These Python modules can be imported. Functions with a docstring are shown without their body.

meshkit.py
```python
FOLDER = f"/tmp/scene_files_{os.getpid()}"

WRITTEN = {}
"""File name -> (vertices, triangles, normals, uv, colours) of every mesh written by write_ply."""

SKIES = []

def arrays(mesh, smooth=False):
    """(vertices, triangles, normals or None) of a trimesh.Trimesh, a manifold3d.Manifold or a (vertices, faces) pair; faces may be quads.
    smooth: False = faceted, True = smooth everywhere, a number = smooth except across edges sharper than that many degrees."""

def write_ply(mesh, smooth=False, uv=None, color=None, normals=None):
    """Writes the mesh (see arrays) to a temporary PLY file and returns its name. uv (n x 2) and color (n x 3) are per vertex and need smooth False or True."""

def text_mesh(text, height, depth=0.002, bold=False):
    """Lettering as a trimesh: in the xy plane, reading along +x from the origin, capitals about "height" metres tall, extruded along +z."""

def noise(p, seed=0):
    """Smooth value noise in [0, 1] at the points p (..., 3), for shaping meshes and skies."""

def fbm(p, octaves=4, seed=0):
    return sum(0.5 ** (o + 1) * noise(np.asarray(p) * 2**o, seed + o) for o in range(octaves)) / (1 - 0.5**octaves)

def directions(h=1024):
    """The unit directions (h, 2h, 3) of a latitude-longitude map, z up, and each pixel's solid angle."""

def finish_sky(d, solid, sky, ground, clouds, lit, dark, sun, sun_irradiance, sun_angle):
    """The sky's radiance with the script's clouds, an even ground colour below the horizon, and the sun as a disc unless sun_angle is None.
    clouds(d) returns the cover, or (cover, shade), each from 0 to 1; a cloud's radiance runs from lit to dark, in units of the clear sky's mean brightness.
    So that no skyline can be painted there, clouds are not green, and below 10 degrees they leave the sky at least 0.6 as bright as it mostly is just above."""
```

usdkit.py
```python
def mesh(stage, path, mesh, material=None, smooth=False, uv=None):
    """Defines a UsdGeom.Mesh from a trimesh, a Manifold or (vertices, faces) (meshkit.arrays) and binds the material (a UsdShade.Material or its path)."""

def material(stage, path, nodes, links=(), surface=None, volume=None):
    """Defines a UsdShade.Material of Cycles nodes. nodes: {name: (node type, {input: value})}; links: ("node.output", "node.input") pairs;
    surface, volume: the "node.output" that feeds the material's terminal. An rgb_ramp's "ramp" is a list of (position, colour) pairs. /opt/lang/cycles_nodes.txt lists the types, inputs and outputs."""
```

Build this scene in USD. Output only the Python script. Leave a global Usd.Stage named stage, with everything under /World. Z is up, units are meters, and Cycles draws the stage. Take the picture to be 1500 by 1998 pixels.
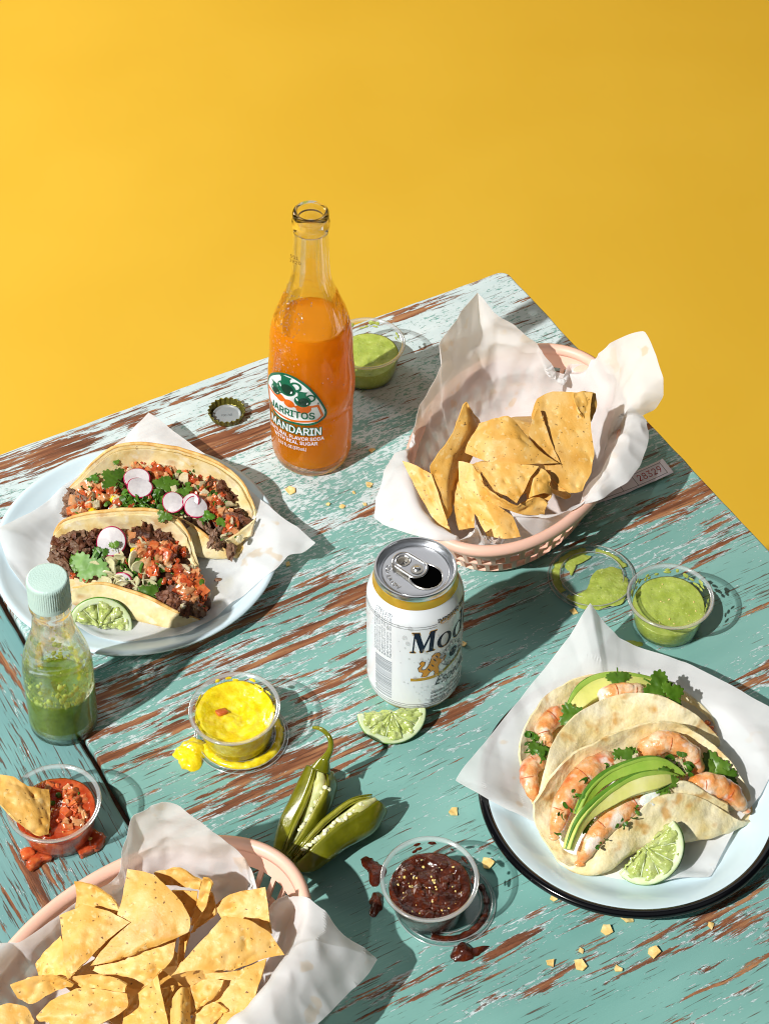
import math, numpy as np, trimesh, usdkit, meshkit
from pxr import Usd, UsdGeom, UsdLux, UsdShade, Gf, Sdf, Vt
from scipy.interpolate import CubicSpline
from scipy.spatial import Delaunay
import shapely
from shapely.geometry import Polygon, Point, LineString
from shapely.ops import unary_union

stage = Usd.Stage.CreateInMemory()
UsdGeom.Xform.Define(stage, '/World')
TZ = 0.92                                   # the table top stands this high above the floor; everything below is measured from the table top
# ---------------------------------------------------------------- camera
CH, TH, FP = 1.1333, math.radians(46.0), 4021.0
cam = UsdGeom.Camera.Define(stage, '/World/camera')
cam.AddTranslateOp().Set(Gf.Vec3d(0, 0, CH + TZ))
cam.AddRotateXOp().Set(44.0)
cam.CreateHorizontalApertureAttr(36.0)
cam.CreateFocalLengthAttr(36.0 * FP / 1500)
cam.CreateClippingRangeAttr(Gf.Vec2f(0.05, 100))
cam.CreateFStopAttr(0.0)
cam.CreateExposureAttr(0.0)
# ---------------------------------------------------------------- lamps: one hard studio head at the left front, one soft box over the backdrop, a big weak overhead fill
def lamp(kind, name, pos, target, intensity, color, **kw):
    L = getattr(UsdLux, kind).Define(stage, '/World/' + name)
    m = Gf.Matrix4d().SetLookAt(Gf.Vec3d(*pos), Gf.Vec3d(*target), Gf.Vec3d(0, 0.01, 1)).GetInverse()
    L.AddTransformOp().Set(m)
    L.CreateIntensityAttr(intensity); L.CreateColorAttr(Gf.Vec3f(*color))
    for k, v in kw.items(): getattr(L, f'Create{k}Attr')(v)
    return L
KD = 6.0; AZ = math.radians(41.0); EL = math.radians(45.5)
kp = (-KD * math.cos(EL) * math.cos(AZ), 0.95 - KD * math.cos(EL) * math.sin(AZ), TZ + KD * math.sin(EL))
lamp('SphereLight', 'key_lamp', kp, (0, 0.95, TZ), 22300.0, (1.0, 0.98, 0.94), Radius=0.05)
lamp('RectLight', 'backdrop_softbox', (-2.3, 2.9, 1.9), (-0.7, 2.5, 0.0), 18.0, (1.0, 0.96, 0.88), Width=1.0, Height=1.0)
lamp('RectLight', 'overhead_fill', (0.5, -0.2, 3.6), (0.0, 1.0, TZ), 0.2, (0.92, 0.96, 1.0), Width=3.2, Height=3.2)
lamp('RectLight', 'rear_softbox', (0.5, 4.4, 4.6), (0.0, 1.0, TZ), 0.7, (0.98, 0.98, 1.0), Width=4.0, Height=2.2)

# ---------------------------------------------------------------- helpers
FWD = np.array([0, math.cos(TH), -math.sin(TH)]); UP = np.array([0, math.sin(TH), math.cos(TH)])
def P(px, py, h=0.0):
    """The point at height h (mm above the table top) where the line of sight through a place in the photograph meets that height."""
    d = FWD * FP + np.array([1., 0, 0]) * (px - 750) + UP * (999 - py)
    return np.array([0, 0, CH]) + (h / 1000 - CH) / d[2] * d
def PP(L): return np.array([P(*q) for q in L])
def rng(s): return np.random.default_rng(s)
USED = {}
def uniq(parent, name):
    n = USED.get((parent, name), 0); USED[(parent, name)] = n + 1
    return f'{parent}/{name}' + (f'_{n:03d}' if n else '')
class Node:
    def __init__(s, path, o): s.path, s.o = path, np.asarray(o, float)
def tag(prim, **kw):
    for k, v in kw.items():
        if v: prim.SetCustomDataByKey(k, v)
def thing(name, label, cat, o=(0, 0, 0), group=None):
    x = UsdGeom.Xform.Define(stage, uniq('/World', name))
    x.AddTranslateOp().Set(Gf.Vec3d(float(o[0]), float(o[1]), float(o[2]) + TZ))
    tag(x.GetPrim(), label=label, category=cat, group=group)
    return Node(str(x.GetPath()), o)
def part(par, name, mesh, mat, smooth=True, label=None, kind=None):
    v, f = (mesh.vertices, mesh.faces) if hasattr(mesh, 'vertices') else mesh
    v = np.asarray(v, float) - par.o
    p = uniq(par.path, name)
    m = usdkit.mesh(stage, p, (v, np.asarray(f)), MATS[mat], smooth=smooth)
    tag(m.GetPrim(), label=label, kind=kind)
    return Node(p, par.o)
def single(name, mesh, mat, label, cat, group=None, kind=None, smooth=True):
    v, f = (mesh.vertices, mesh.faces) if hasattr(mesh, 'vertices') else mesh
    p = uniq('/World', name)
    m = usdkit.mesh(stage, p, (np.asarray(v, float) + [0, 0, TZ], np.asarray(f)), MATS[mat], smooth=smooth)
    tag(m.GetPrim(), label=label, category=cat, group=group, kind=kind)
    return Node(p, (0, 0, -TZ))

def cat(ms):
    V, F, n = [], [], 0
    for m in ms:
        v, f = (m.vertices, m.faces) if hasattr(m, 'vertices') else m
        V.append(np.asarray(v)); F.append(np.asarray(f) + n); n += len(v)
    return np.vstack(V), np.vstack(F)
def cr(pts, n, closed=False):
    p = np.asarray(pts, float)
    if closed: p = np.vstack([p, p[:1]])
    d = np.linalg.norm(np.diff(p, axis=0), axis=1); t = np.r_[0, np.cumsum(np.maximum(d, 1e-9))]
    x = np.linspace(0, t[-1], n, endpoint=not closed)
    if len(p) == 2: return p[0] + (p[1] - p[0]) * (x / t[-1])[:, None]
    return CubicSpline(t, p, bc_type='periodic' if closed else 'natural')(x)
def crd(pts, n, closed=False):
    """As cr, but straight-sided (a Catmull-Rom with little overshoot): the corners of paper stay corners."""
    p = np.asarray(pts, float)
    if closed: p = np.vstack([p, p[:1]])
    d = np.linalg.norm(np.diff(p, axis=0), axis=1); t = np.r_[0, np.cumsum(np.maximum(d, 1e-9))]
    x = np.linspace(0, t[-1], n, endpoint=not closed)
    return np.stack([np.interp(x, t, p[:, k]) for k in range(3)], 1)
def loft(rows, nu, nv, lin=False):
    R = np.array([cr(PP(r) if len(r[0]) == 3 and max(abs(r[0][0]), abs(r[0][1])) > 3 else r, nu) for r in rows])
    t = np.r_[0, np.cumsum(np.linalg.norm(np.diff(R, axis=0), axis=2).mean(1) + 1e-9)]
    x = np.linspace(0, t[-1], nv)
    if len(R) == 2 or lin:
        i = np.clip(np.searchsorted(t, x, 'right') - 1, 0, len(t) - 2); w = ((x - t[i]) / (t[i + 1] - t[i]))[:, None, None]
        return R[i] * (1 - w) + R[i + 1] * w
    return CubicSpline(t, R, axis=0, bc_type='natural')(x)
def gnorm(G, wrap=False):
    if wrap:
        H = np.concatenate([G[:, -1:], G, G[:, :1]], 1)
        du = np.gradient(H, axis=1)[:, 1:-1]
    else: du = np.gradient(G, axis=1)
    n = np.cross(du, np.gradient(G, axis=0))
    return n / (np.linalg.norm(n, axis=2, keepdims=True) + 1e-12)
def quads(nv, nu, wrap=False):
    j, i = np.meshgrid(np.arange(nv - 1), np.arange(nu if wrap else nu - 1), indexing='ij')
    k = (i + 1) % nu
    a, b, c, d = j * nu + i, j * nu + k, (j + 1) * nu + k, (j + 1) * nu + i
    return np.stack([a, b, c, d], -1).reshape(-1, 4)
def tri(q): return np.vstack([q[:, [0, 1, 2]], q[:, [0, 2, 3]]])
def solidify(V, F, t, N=None):
    """A closed skin of thickness t round an open triangle surface."""
    V, F = np.asarray(V, float), np.asarray(F)
    if N is None:
        N = np.zeros_like(V); fn = np.cross(V[F[:, 1]] - V[F[:, 0]], V[F[:, 2]] - V[F[:, 0]])
        for k in range(3): np.add.at(N, F[:, k], fn)
        N /= np.linalg.norm(N, axis=1, keepdims=True) + 1e-15
    t = np.broadcast_to(np.asarray(t, float), len(V))[:, None]
    n = len(V)
    E = np.vstack([F[:, [0, 1]], F[:, [1, 2]], F[:, [2, 0]]])
    key = {}
    for a, b in E: key[(a, b)] = 1
    B = np.array([(a, b) for a, b in key if (b, a) not in key])
    side = np.vstack([np.stack([B[:, 1], B[:, 0], B[:, 0] + n], 1), np.stack([B[:, 1], B[:, 0] + n, B[:, 1] + n], 1)])
    return np.vstack([V + N * t / 2, V - N * t / 2]), np.vstack([F, F[:, ::-1] + n, side])
def sheet(G, t, wrap=False):
    nv, nu = G.shape[:2]
    return solidify(G.reshape(-1, 3), tri(quads(nv, nu, wrap)), t, gnorm(G, wrap).reshape(-1, 3))
def ruffle(G, amp, freq, seed, wrap=False, ridged=False):
    N = gnorm(G, wrap); n = meshkit.fbm(G * freq, 3, seed) - 0.5
    if ridged: n = 0.5 - np.abs(meshkit.fbm(G * freq, 2, seed) - 0.5) * 4
    return G + N * (n * 2 * amp)[..., None]
def creases(G, seed, n, amp, wmin=.006, wmax=.018, wrap=False, mask=None):
    """Sharp straight folds, as a crumpled sheet keeps them."""
    r = rng(seed); N = gnorm(G, wrap); c = G.mean((0, 1)); S = np.ptp(G.reshape(-1, 3), axis=0).max() / 2; d = np.zeros(G.shape[:2])
    for k in range(n):
        v = r.normal(size=3) * [1, 1, .6]; v /= np.linalg.norm(v); u = r.normal(size=3); o = r.uniform(-.8, .8) * S; w = r.uniform(wmin, wmax); q = c + r.normal(size=3) * S * .45
        t = (G - c) @ v - o; d += r.choice([-1, 1]) * amp * r.uniform(.4, 1) * w / wmax * np.clip(1 - np.abs(t) / w, 0, 1) * np.exp(-((np.linalg.norm(G - q, axis=2) / (S * .55)) ** 2))
    return G + N * (d if mask is None else d * mask)[..., None]
def lathe(prof, n=64, c=(0, 0, 0), R=None, smoothn=0):
    p = np.asarray(prof, float)
    if smoothn: p = cr(np.c_[p, np.zeros(len(p))], smoothn)[:, :2]
    a = np.arange(n) * 2 * np.pi / n
    V = np.stack([p[:, 0, None] * np.cos(a), p[:, 0, None] * np.sin(a), np.repeat(p[:, 1, None], n, 1)], -1).reshape(-1, 3)
    F = tri(quads(len(p), n, True))
    A = V[F]; ok = np.linalg.norm(np.cross(A[:, 1] - A[:, 0], A[:, 2] - A[:, 0]), axis=1) > 1e-13
    if R is not None: V = V @ np.asarray(R).T
    return V + np.asarray(c), F[ok]
def rot(axis, deg): return trimesh.transformations.rotation_matrix(math.radians(deg), axis)[:3, :3]
def rrot(r):
    q = r.normal(size=4); return trimesh.transformations.quaternion_matrix(q / np.linalg.norm(q))[:3, :3]
ICO = {k: trimesh.creation.icosphere(k) for k in (0, 1, 2, 3, 4)}
def blob(c, s, R=None, seed=0, amp=0.25, freq=1.6, sub=2):
    v = np.array(ICO[sub].vertices)
    v = v * (1 + amp * 2 * (meshkit.fbm(v * freq + seed * 7.3, 3, seed) - 0.5))[:, None] * np.asarray(s)
    if R is not None: v = v @ np.asarray(R).T
    return v + np.asarray(c), np.array(ICO[sub].faces)
BOXM = trimesh.creation.box((2, 2, 2)).subdivide().subdivide()
def dice(c, s, R=None, seed=0, rnd=0.35, amp=0.12):
    v = np.array(BOXM.vertices); l = np.linalg.norm(v, axis=1, keepdims=True)
    v = v * (1 - rnd) + v / l * 1.25 * rnd
    v = v * (1 + amp * 2 * (meshkit.noise(v * 1.7 + seed * 5.1, seed)[:, None] - 0.5)) * np.asarray(s)
    if R is not None: v = v @ np.asarray(R).T
    return v + np.asarray(c), np.array(BOXM.faces)
def tubem(pts, rad, sides=12, n=None):
    p = cr(pts, n) if n else np.asarray(pts, float)
    r = np.interp(np.linspace(0, 1, len(p)), np.linspace(0, 1, len(np.atleast_1d(rad))), np.atleast_1d(rad)) if np.ndim(rad) else np.full(len(p), rad)
    t = np.gradient(p, axis=0); t /= np.linalg.norm(t, axis=1, keepdims=True)
    a = np.cross(t[0], [0, 0, 1.0] if abs(t[0, 2]) < .9 else [1, 0, 0]); A = []
    for k in range(len(p)):
        a = a - t[k] * (a @ t[k]); a /= np.linalg.norm(a); A.append(a)
    A = np.array(A); B = np.cross(t, A); g = np.arange(sides) * 2 * np.pi / sides
    V = p[:, None] + r[:, None, None] * (np.cos(g)[None, :, None] * A[:, None] + np.sin(g)[None, :, None] * B[:, None])
    q = tri(quads(len(p), sides, True)); nv = len(p) * sides
    V = np.vstack([V.reshape(-1, 3), p[:1], p[-1:]])
    k = np.arange(sides); k2 = (k + 1) % sides
    c0 = np.stack([np.full(sides, nv), k2, k], 1); c1 = np.stack([np.full(sides, nv + 1), nv - sides + k, nv - sides + k2], 1)
    return V, np.vstack([q[:, ::-1], c0[:, ::-1], c1[:, ::-1]])
def polysheet(poly, step):
    """Triangles that fill a flat outline, fine enough to be bent."""
    polys = list(getattr(poly, 'geoms', [poly])); out = []
    for g in polys:
        if g.area < 1e-10: continue
        g = g.segmentize(step); pts = [np.array(g.exterior.coords)[:-1]] + [np.array(i.coords)[:-1] for i in g.interiors]
        x0, y0, x1, y1 = g.bounds; X, Y = np.meshgrid(np.arange(x0, x1, step), np.arange(y0, y1, step * .87)); X[1::2] += step / 2
        q = np.c_[X.ravel(), Y.ravel()]; q = q[shapely.contains_xy(g.buffer(-step * .45), q[:, 0], q[:, 1])] if len(q) else q
        V = np.vstack(pts + [q]); F = Delaunay(V).simplices
        c = V[F].mean(1); F = F[shapely.contains_xy(g.buffer(1e-7), c[:, 0], c[:, 1])]
        A = V[F]; s = (A[:, 1, 0] - A[:, 0, 0]) * (A[:, 2, 1] - A[:, 0, 1]) - (A[:, 1, 1] - A[:, 0, 1]) * (A[:, 2, 0] - A[:, 0, 0])
        F = np.where((s < 0)[:, None], F[:, ::-1], F)[np.abs(s) > 1e-12]
        out.append((np.c_[V, np.zeros(len(V))], F))
    return cat(out)
def frame(az, tilt=0, tiltaz=0):
    """Turns a flat thing in the xy plane: by az about z, then leans its normal by tilt towards tiltaz (degrees)."""
    a = math.radians(tiltaz); ax = [-math.sin(a), math.cos(a), 0]
    return rot(ax, tilt) @ rot([0, 0, 1], az)

# ---------------------------------------------------------------- materials
MATS = {}
def lin(h):
    if not isinstance(h, str): return tuple(h)
    c = np.array([int(h[i:i + 2], 16) for i in (0, 2, 4)]) / 255
    return tuple(np.where(c < .04045, c / 12.92, ((c + .055) / 1.055) ** 2.4))
def mat(name, nodes, links, surface='p.BSDF', volume=None):
    MATS[name] = usdkit.material(stage, '/World/Looks/' + name, nodes, links, surface=surface, volume=volume)
def food(name, ramp, scale=150, detail=4, rough=.5, sss=0, rad=(1, .4, .15), sc=.003, bump=None, spots=(), spec=.5, coat=0, transl=0, trc=None, stretch=None, dist=0, nrough=.55, var=0, **kw):
    """A mottled surface: colours along a ramp of noise, spots of other colours over it, fine relief; sss / transl let light through."""
    N = {'g': ('geometry', {}), 'm': ('mapping', {'scale': tuple(stretch) if stretch else (1, 1, 1)}),
         'n': ('noise_texture', {'scale': scale, 'detail': detail, 'roughness': nrough, 'distortion': dist}),
         'r': ('rgb_ramp', {'ramp': [(p, lin(c)) for p, c in ramp]}),
         'p': ('principled_bsdf', dict(roughness=rough, specular_ior_level=spec, subsurface_weight=sss, subsurface_radius=rad, subsurface_scale=sc, coat_weight=coat, coat_roughness=.08, **kw))}
    L = [('g.position', 'm.vector'), ('m.vector', 'n.vector'), ('n.fac', 'r.fac')]
    col = 'r.color'
    for k, (c, s, lo, hi, amt) in enumerate(spots):
        N[f's{k}'] = ('noise_texture', {'scale': s, 'detail': 2, 'roughness': .5}); N[f'a{k}'] = ('map_range', {'from_min': lo, 'from_max': hi, 'to_min': 0, 'to_max': amt, 'clamp': True})
        N[f'x{k}'] = ('mix', {'color2': lin(c)})
        L += [('m.vector', f's{k}.vector'), (f's{k}.fac', f'a{k}.value'), (f'a{k}.result', f'x{k}.fac'), (col, f'x{k}.color1')]; col = f'x{k}.color'
    if var:
        N['oi'] = ('object_info', {}); N['vr'] = ('map_range', {'to_min': 1 - var, 'to_max': 1 + var * .6}); N['hv'] = ('hsv', {})
        L += [('oi.random', 'vr.value'), ('vr.result', 'hv.value'), (col, 'hv.color')]; col = 'hv.color'
    L.append((col, 'p.base_color'))
    if bump:
        N['bn'] = ('noise_texture', {'scale': bump[0], 'detail': 3}); N['b'] = ('bump', {'strength': bump[1], 'distance': bump[2]})
        L += [('m.vector', 'bn.vector'), ('bn.fac', 'b.height'), ('b.normal', 'p.normal')]
    surf = 'p.BSDF'
    if transl:
        N['t'] = ('translucent_bsdf', {}); N['mx'] = ('mix_closure', {'fac': transl})
        L += [('p.BSDF', 'mx.closure1'), ('t.BSDF', 'mx.closure2')]; surf = 'mx.closure'
        if trc: N['t'][1]['color'] = lin(trc)
        else: L.append((col, 't.color'))
    mat(name, N, L, surf)
def plain(name, c, rough=.4, **kw): mat(name, {'p': ('principled_bsdf', dict(base_color=lin(c), roughness=rough, **kw))}, [])

# painted, worn wood: brown timber, a pale undercoat and a teal top coat, worn off in streaks along the grain
def wood(name, ang, org, pale, streak, cracks, teal='72A59D', t2='83B3AB'):
    N = {'g': ('geometry', {}), 'm0': ('vector_math', {'math_type': 'subtract', 'vector2': org}), 'm': ('vector_rotate', {'rotate_type': 'z_axis', 'angle': -math.radians(ang)}),
         'wn': ('noise_texture', {'scale': 9, 'detail': 2}), 'ws': ('vector_math', {'math_type': 'scale', 'scale': .006}), 'wa': ('vector_math', {'math_type': 'add'}),
         'xyz': ('separate_xyz', {})}
    L = [('g.position', 'm0.vector1'), ('m0.vector', 'm.vector'), ('m.vector', 'wn.vector'), ('wn.color', 'ws.vector1'), ('m.vector', 'wa.vector1'), ('ws.vector', 'wa.vector2'), ('m.vector', 'xyz.vector')]
    def nz(k, sx, sy, d=5, r=.6, dist=0):
        N['q' + k] = ('mapping', {'scale': (sx, sy, 1)}); N[k] = ('noise_texture', {'scale': 1, 'detail': d, 'roughness': r, 'distortion': dist})
        L.extend([('wa.vector', 'q' + k + '.vector'), ('q' + k + '.vector', k + '.vector')])
    def mr(k, src, a, b, c=0, d=1):
        N[k] = ('map_range', {'from_min': a, 'from_max': b, 'to_min': c, 'to_max': d, 'clamp': True}); L.append((src, k + '.value'))
    def ma(k, t, a, b):
        N[k] = ('math', {'math_type': t})
        for i, x in ((1, a), (2, b)):
            if isinstance(x, str): L.append((x, f'{k}.value{i}'))
            else: N[k][1][f'value{i}'] = x
    def mx(k, f, a, b, **kw):
        N[k] = ('mix', dict(kw)); L.append((f, k + '.fac'))
        for i, x in ((1, a), (2, b)):
            if isinstance(x, str) and '.' in x: L.append((x, f'{k}.color{i}'))
            else: N[k][1][f'color{i}'] = lin(x)
    nz('n1', 15, 165, 9, .70, .25); nz('n2', 4, 22, 2, .5); nz('n3', 2.2, 5, 1, .5)
    ma('a1', 'multiply', 'n1.fac', .58); ma('a2', 'multiply', 'n2.fac', .42); ma('a3', 'add', 'a1.value', 'a2.value')
    ma('a4', 'multiply', 'n3.fac', .20); ma('a5', 'add', 'a3.value', 'a4.value')
    mr('vg', 'xyz.y', -.62, 0.0, 0, .045); ma('a6', 'add', 'a5.value', 'vg.result')
    mr('bm', 'a6.value', streak, streak + .012)                       # worn to the timber
    mr('edge', 'a6.value', streak - .035, streak, 0, 1)
    nz('w1', 150, 430, 6, .76); nz('w2', 7, 30, 3, .6)
    ma('b1', 'multiply', 'edge.result', .16); ma('b2', 'add', 'w1.fac', 'b1.value'); ma('b3', 'multiply', 'w2.fac', .45); ma('b4', 'add', 'b2.value', 'b3.value')
    mr('pg', 'xyz.y', -.62, 0.0, pale[0], pale[1]); mr('pg2', 'xyz.y', -.30, 0, 0, pale[2]); ma('b5', 'add', 'b4.value', 'pg.result'); ma('b5b', 'add', 'b5.value', 'pg2.result')
    mr('wm', 'b5b.value', .852, .882)                                   # worn to the pale undercoat
    nz('t1', 5, 18, 3, .6); mr('tm', 't1.fac', .35, .68)
    mx('teal', 'tm.result', teal, t2)
    nz('p1', 12, 50, 3, .6); mr('pm', 'p1.fac', .35, .7); mx('pale', 'pm.result', 'C2D5D7', 'D3E0E2')
    nz('br', 14, 190, 4, .6); N['brr'] = ('rgb_ramp', {'ramp': [(.3, lin('57321F')), (.5, lin('855236')), (.68, lin('AE7E56'))]}); L.append(('br.fac', 'brr.fac'))
    mx('c1', 'wm.result', 'teal.color', 'pale.color'); mx('c2', 'bm.result', 'c1.color', 'brr.color')
    nz('k1', 24, 640, 4, .6); nz('k2', 6, 26, 2, .5); ma('k3', 'multiply', 'k2.fac', .35); ma('k4', 'add', 'k1.fac', 'k3.value')
    mr('km', 'k4.value', cracks, cracks + .03, 0, .85); mx('c3', 'km.result', 'c2.color', '5C3A28')
    nz('d1', 3, 8, 4, .6); mr('dm', 'd1.fac', .3, .75, .86, 1.06); N['hv'] = ('hsv', {}); L.extend([('dm.result', 'hv.value'), ('c3.color', 'hv.color'), ('hv.color', 'p.base_color')])
    N['p'] = ('principled_bsdf', {'roughness': .42, 'specular_ior_level': .4}); mr('rg', 'bm.result', 0, 1, .4, .62); L.append(('rg.result', 'p.roughness'))
    ma('h1', 'multiply', 'bm.result', -1.0); ma('h2', 'multiply', 'wm.result', -.35); ma('h3', 'multiply', 'km.result', -1.0); ma('h4', 'add', 'h1.value', 'h2.value'); ma('h5', 'add', 'h4.value', 'h3.value')
    nz('g1', 20, 500, 3, .6); ma('h6', 'multiply', 'g1.fac', .5); ma('h7', 'add', 'h5.value', 'h6.value')
    N['b'] = ('bump', {'strength': .7, 'distance': .0005}); L.extend([('h7.value', 'b.height'), ('b.normal', 'p.normal')])
    mat(name, N, L)
GA = 29.3
COR = np.array([.1040, 1.3865])            # the far corner of the table top
UX = np.array([math.cos(math.radians(GA)), math.sin(math.radians(GA))]); VX = np.array([UX[1], -UX[0]])
def UV(u, v): return COR + u * UX + v * VX
wood('painted_wood', GA, (*COR, 0), (-.035, .10, .16), .664, .80)
wood('painted_end_wood', GA - 90, (*UV(-.53, 0), 0), (-.06, -.06, 0), .715, .765, '6B999A', '7CA8A7')
food('worn_edge', [(.3, '4A2516'), (.55, '7A452B'), (.7, '9BB7B0')], 60, 4, .6, stretch=(1, 1, 6))
food('yellow_paper', [(.35, 'D2A92F'), (.65, 'D5AD33')], 3, 2, .75, bump=(900, .05, .0002), spec=.25)

def clear(name, tint=(1, 1, 1), ior=1.45, rough=.04, base=0.0, bump=None, top=.9):
    """Thin clear wall: light passes straight through, the surface shines at a glance (Schlick's curve, the same from both sides)."""
    N = {'f': ('layer_weight', {'blend': .5}), 'pw': ('math', {'math_type': 'power', 'value2': 5.0}), 'ml': ('math', {'math_type': 'multiply', 'value2': top}), 't': ('transparent_bsdf', {'color': tint}), 'g': ('glossy_bsdf', {'roughness': rough, 'color': (1, 1, 1)}), 'fa': ('math', {'math_type': 'add', 'value2': .022 + base, 'use_clamp': True}), 'x': ('mix_closure', {})}
    L = [('f.facing', 'pw.value1'), ('pw.value', 'ml.value1'), ('ml.value', 'fa.value1'), ('fa.value', 'x.fac'), ('t.BSDF', 'x.closure1'), ('g.BSDF', 'x.closure2')]
    if bump:
        N |= {'gg': ('geometry', {}), 'n': ('noise_texture', {'scale': bump[0], 'detail': 2}), 'b': ('bump', {'strength': bump[1], 'distance': bump[2]})}
        L += [('gg.position', 'n.vector'), ('n.fac', 'b.height'), ('b.normal', 'g.normal'), ('b.normal', 'f.normal')]
    mat(name, N, L, 'x.closure')
clear('clear_plastic', (.965, .97, .97), 1.42, .10, -.012, top=.42)
mat('frosted_plastic', {'t': ('transparent_bsdf', {'color': (.97, .98, .98)}), 'd': ('diffuse_bsdf', {'color': (.85, .87, .87)}), 'g': ('glossy_bsdf', {'roughness': .15}), 'f': ('layer_weight', {'blend': .45}), 'a': ('mix_closure', {'fac': .22}), 'x': ('mix_closure', {})}, [('t.BSDF', 'a.closure1'), ('d.BSDF', 'a.closure2'), ('f.facing', 'x.fac'), ('a.closure', 'x.closure1'), ('g.BSDF', 'x.closure2')], 'x.closure')
clear('lid_plastic', (.955, .965, .965), 1.42, .14, .05, top=.9)
mat('lip_glass', {'g': ('glass_bsdf', {'color': (.97, .95, .90), 'IOR': 1.5, 'roughness': 0.0})}, [], 'g.BSDF')
mat('dew', {'t': ('transparent_bsdf', {'color': (1, 1, 1)}), 'd': ('diffuse_bsdf', {'color': (.9, .9, .9)}), 'g': ('glossy_bsdf', {'roughness': .12}), 'a': ('mix_closure', {'fac': .03}), 'x': ('mix_closure', {'fac': .2})}, [('t.BSDF', 'a.closure1'), ('d.BSDF', 'a.closure2'), ('a.closure', 'x.closure1'), ('g.BSDF', 'x.closure2')], 'x.closure')
clear('thin_glass', (.955, .965, .96), 1.5, .03, .01)
mat('bottle_glass', {'g': ('glass_bsdf', {'color': (.99, .985, .97), 'IOR': 1.5, 'roughness': 0.0}), 'gg': ('geometry', {}), 'n': ('noise_texture', {'scale': 260, 'detail': 2}), 'b': ('bump', {'strength': .13, 'distance': .0005}),
    't': ('transparent_bsdf', {'color': (.975, .975, .965)}), 'f': ('layer_weight', {'blend': .5}), 'mr': ('map_range', {'from_min': .15, 'from_max': .75, 'to_min': .07, 'to_max': 1, 'clamp': True}), 'x': ('mix_closure', {})},
    [('gg.position', 'n.vector'), ('n.fac', 'b.height'), ('b.normal', 'g.normal'), ('f.facing', 'mr.value'), ('mr.result', 'x.fac'), ('t.BSDF', 'x.closure1'), ('g.BSDF', 'x.closure2')], 'x.closure')
mat('orange_soda', {'g': ('glass_bsdf', {'color': lin('FFC45A'), 'IOR': 1.34, 'roughness': 0.0}), 'd': ('diffuse_bsdf', {'color': lin('FFAB1C')}), 't': ('translucent_bsdf', {'color': lin('FFB224')}),
    'a': ('mix_closure', {'fac': .6}), 'x': ('mix_closure', {'fac': .8})}, [('d.BSDF', 'a.closure1'), ('t.BSDF', 'a.closure2'), ('g.BSDF', 'x.closure1'), ('a.closure', 'x.closure2')], 'x.closure')
clear('water', (1, 1, 1), 1.33, .05, .05)
# ---------------------------------------------------------------- setting: yellow paper on the floor, swept up far behind; the table
g = []
for y, z in [(-1.2, 0), (0, 0), (2, 0), (3.6, 0), (4.0, .05), (4.35, .2), (4.6, .5), (4.7, .9), (4.7, 3.2)]: g.append([(-3.2, y, z - TZ), (3.2, y, z - TZ)])
G = np.array([[cr(r, 9)] for r in g])[:, 0]
single('yellow_backdrop', (G.reshape(-1, 3), tri(quads(len(G), 9))), 'yellow_paper', 'plain yellow studio paper laid on the floor behind the table', 'backdrop', kind='structure')

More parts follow.
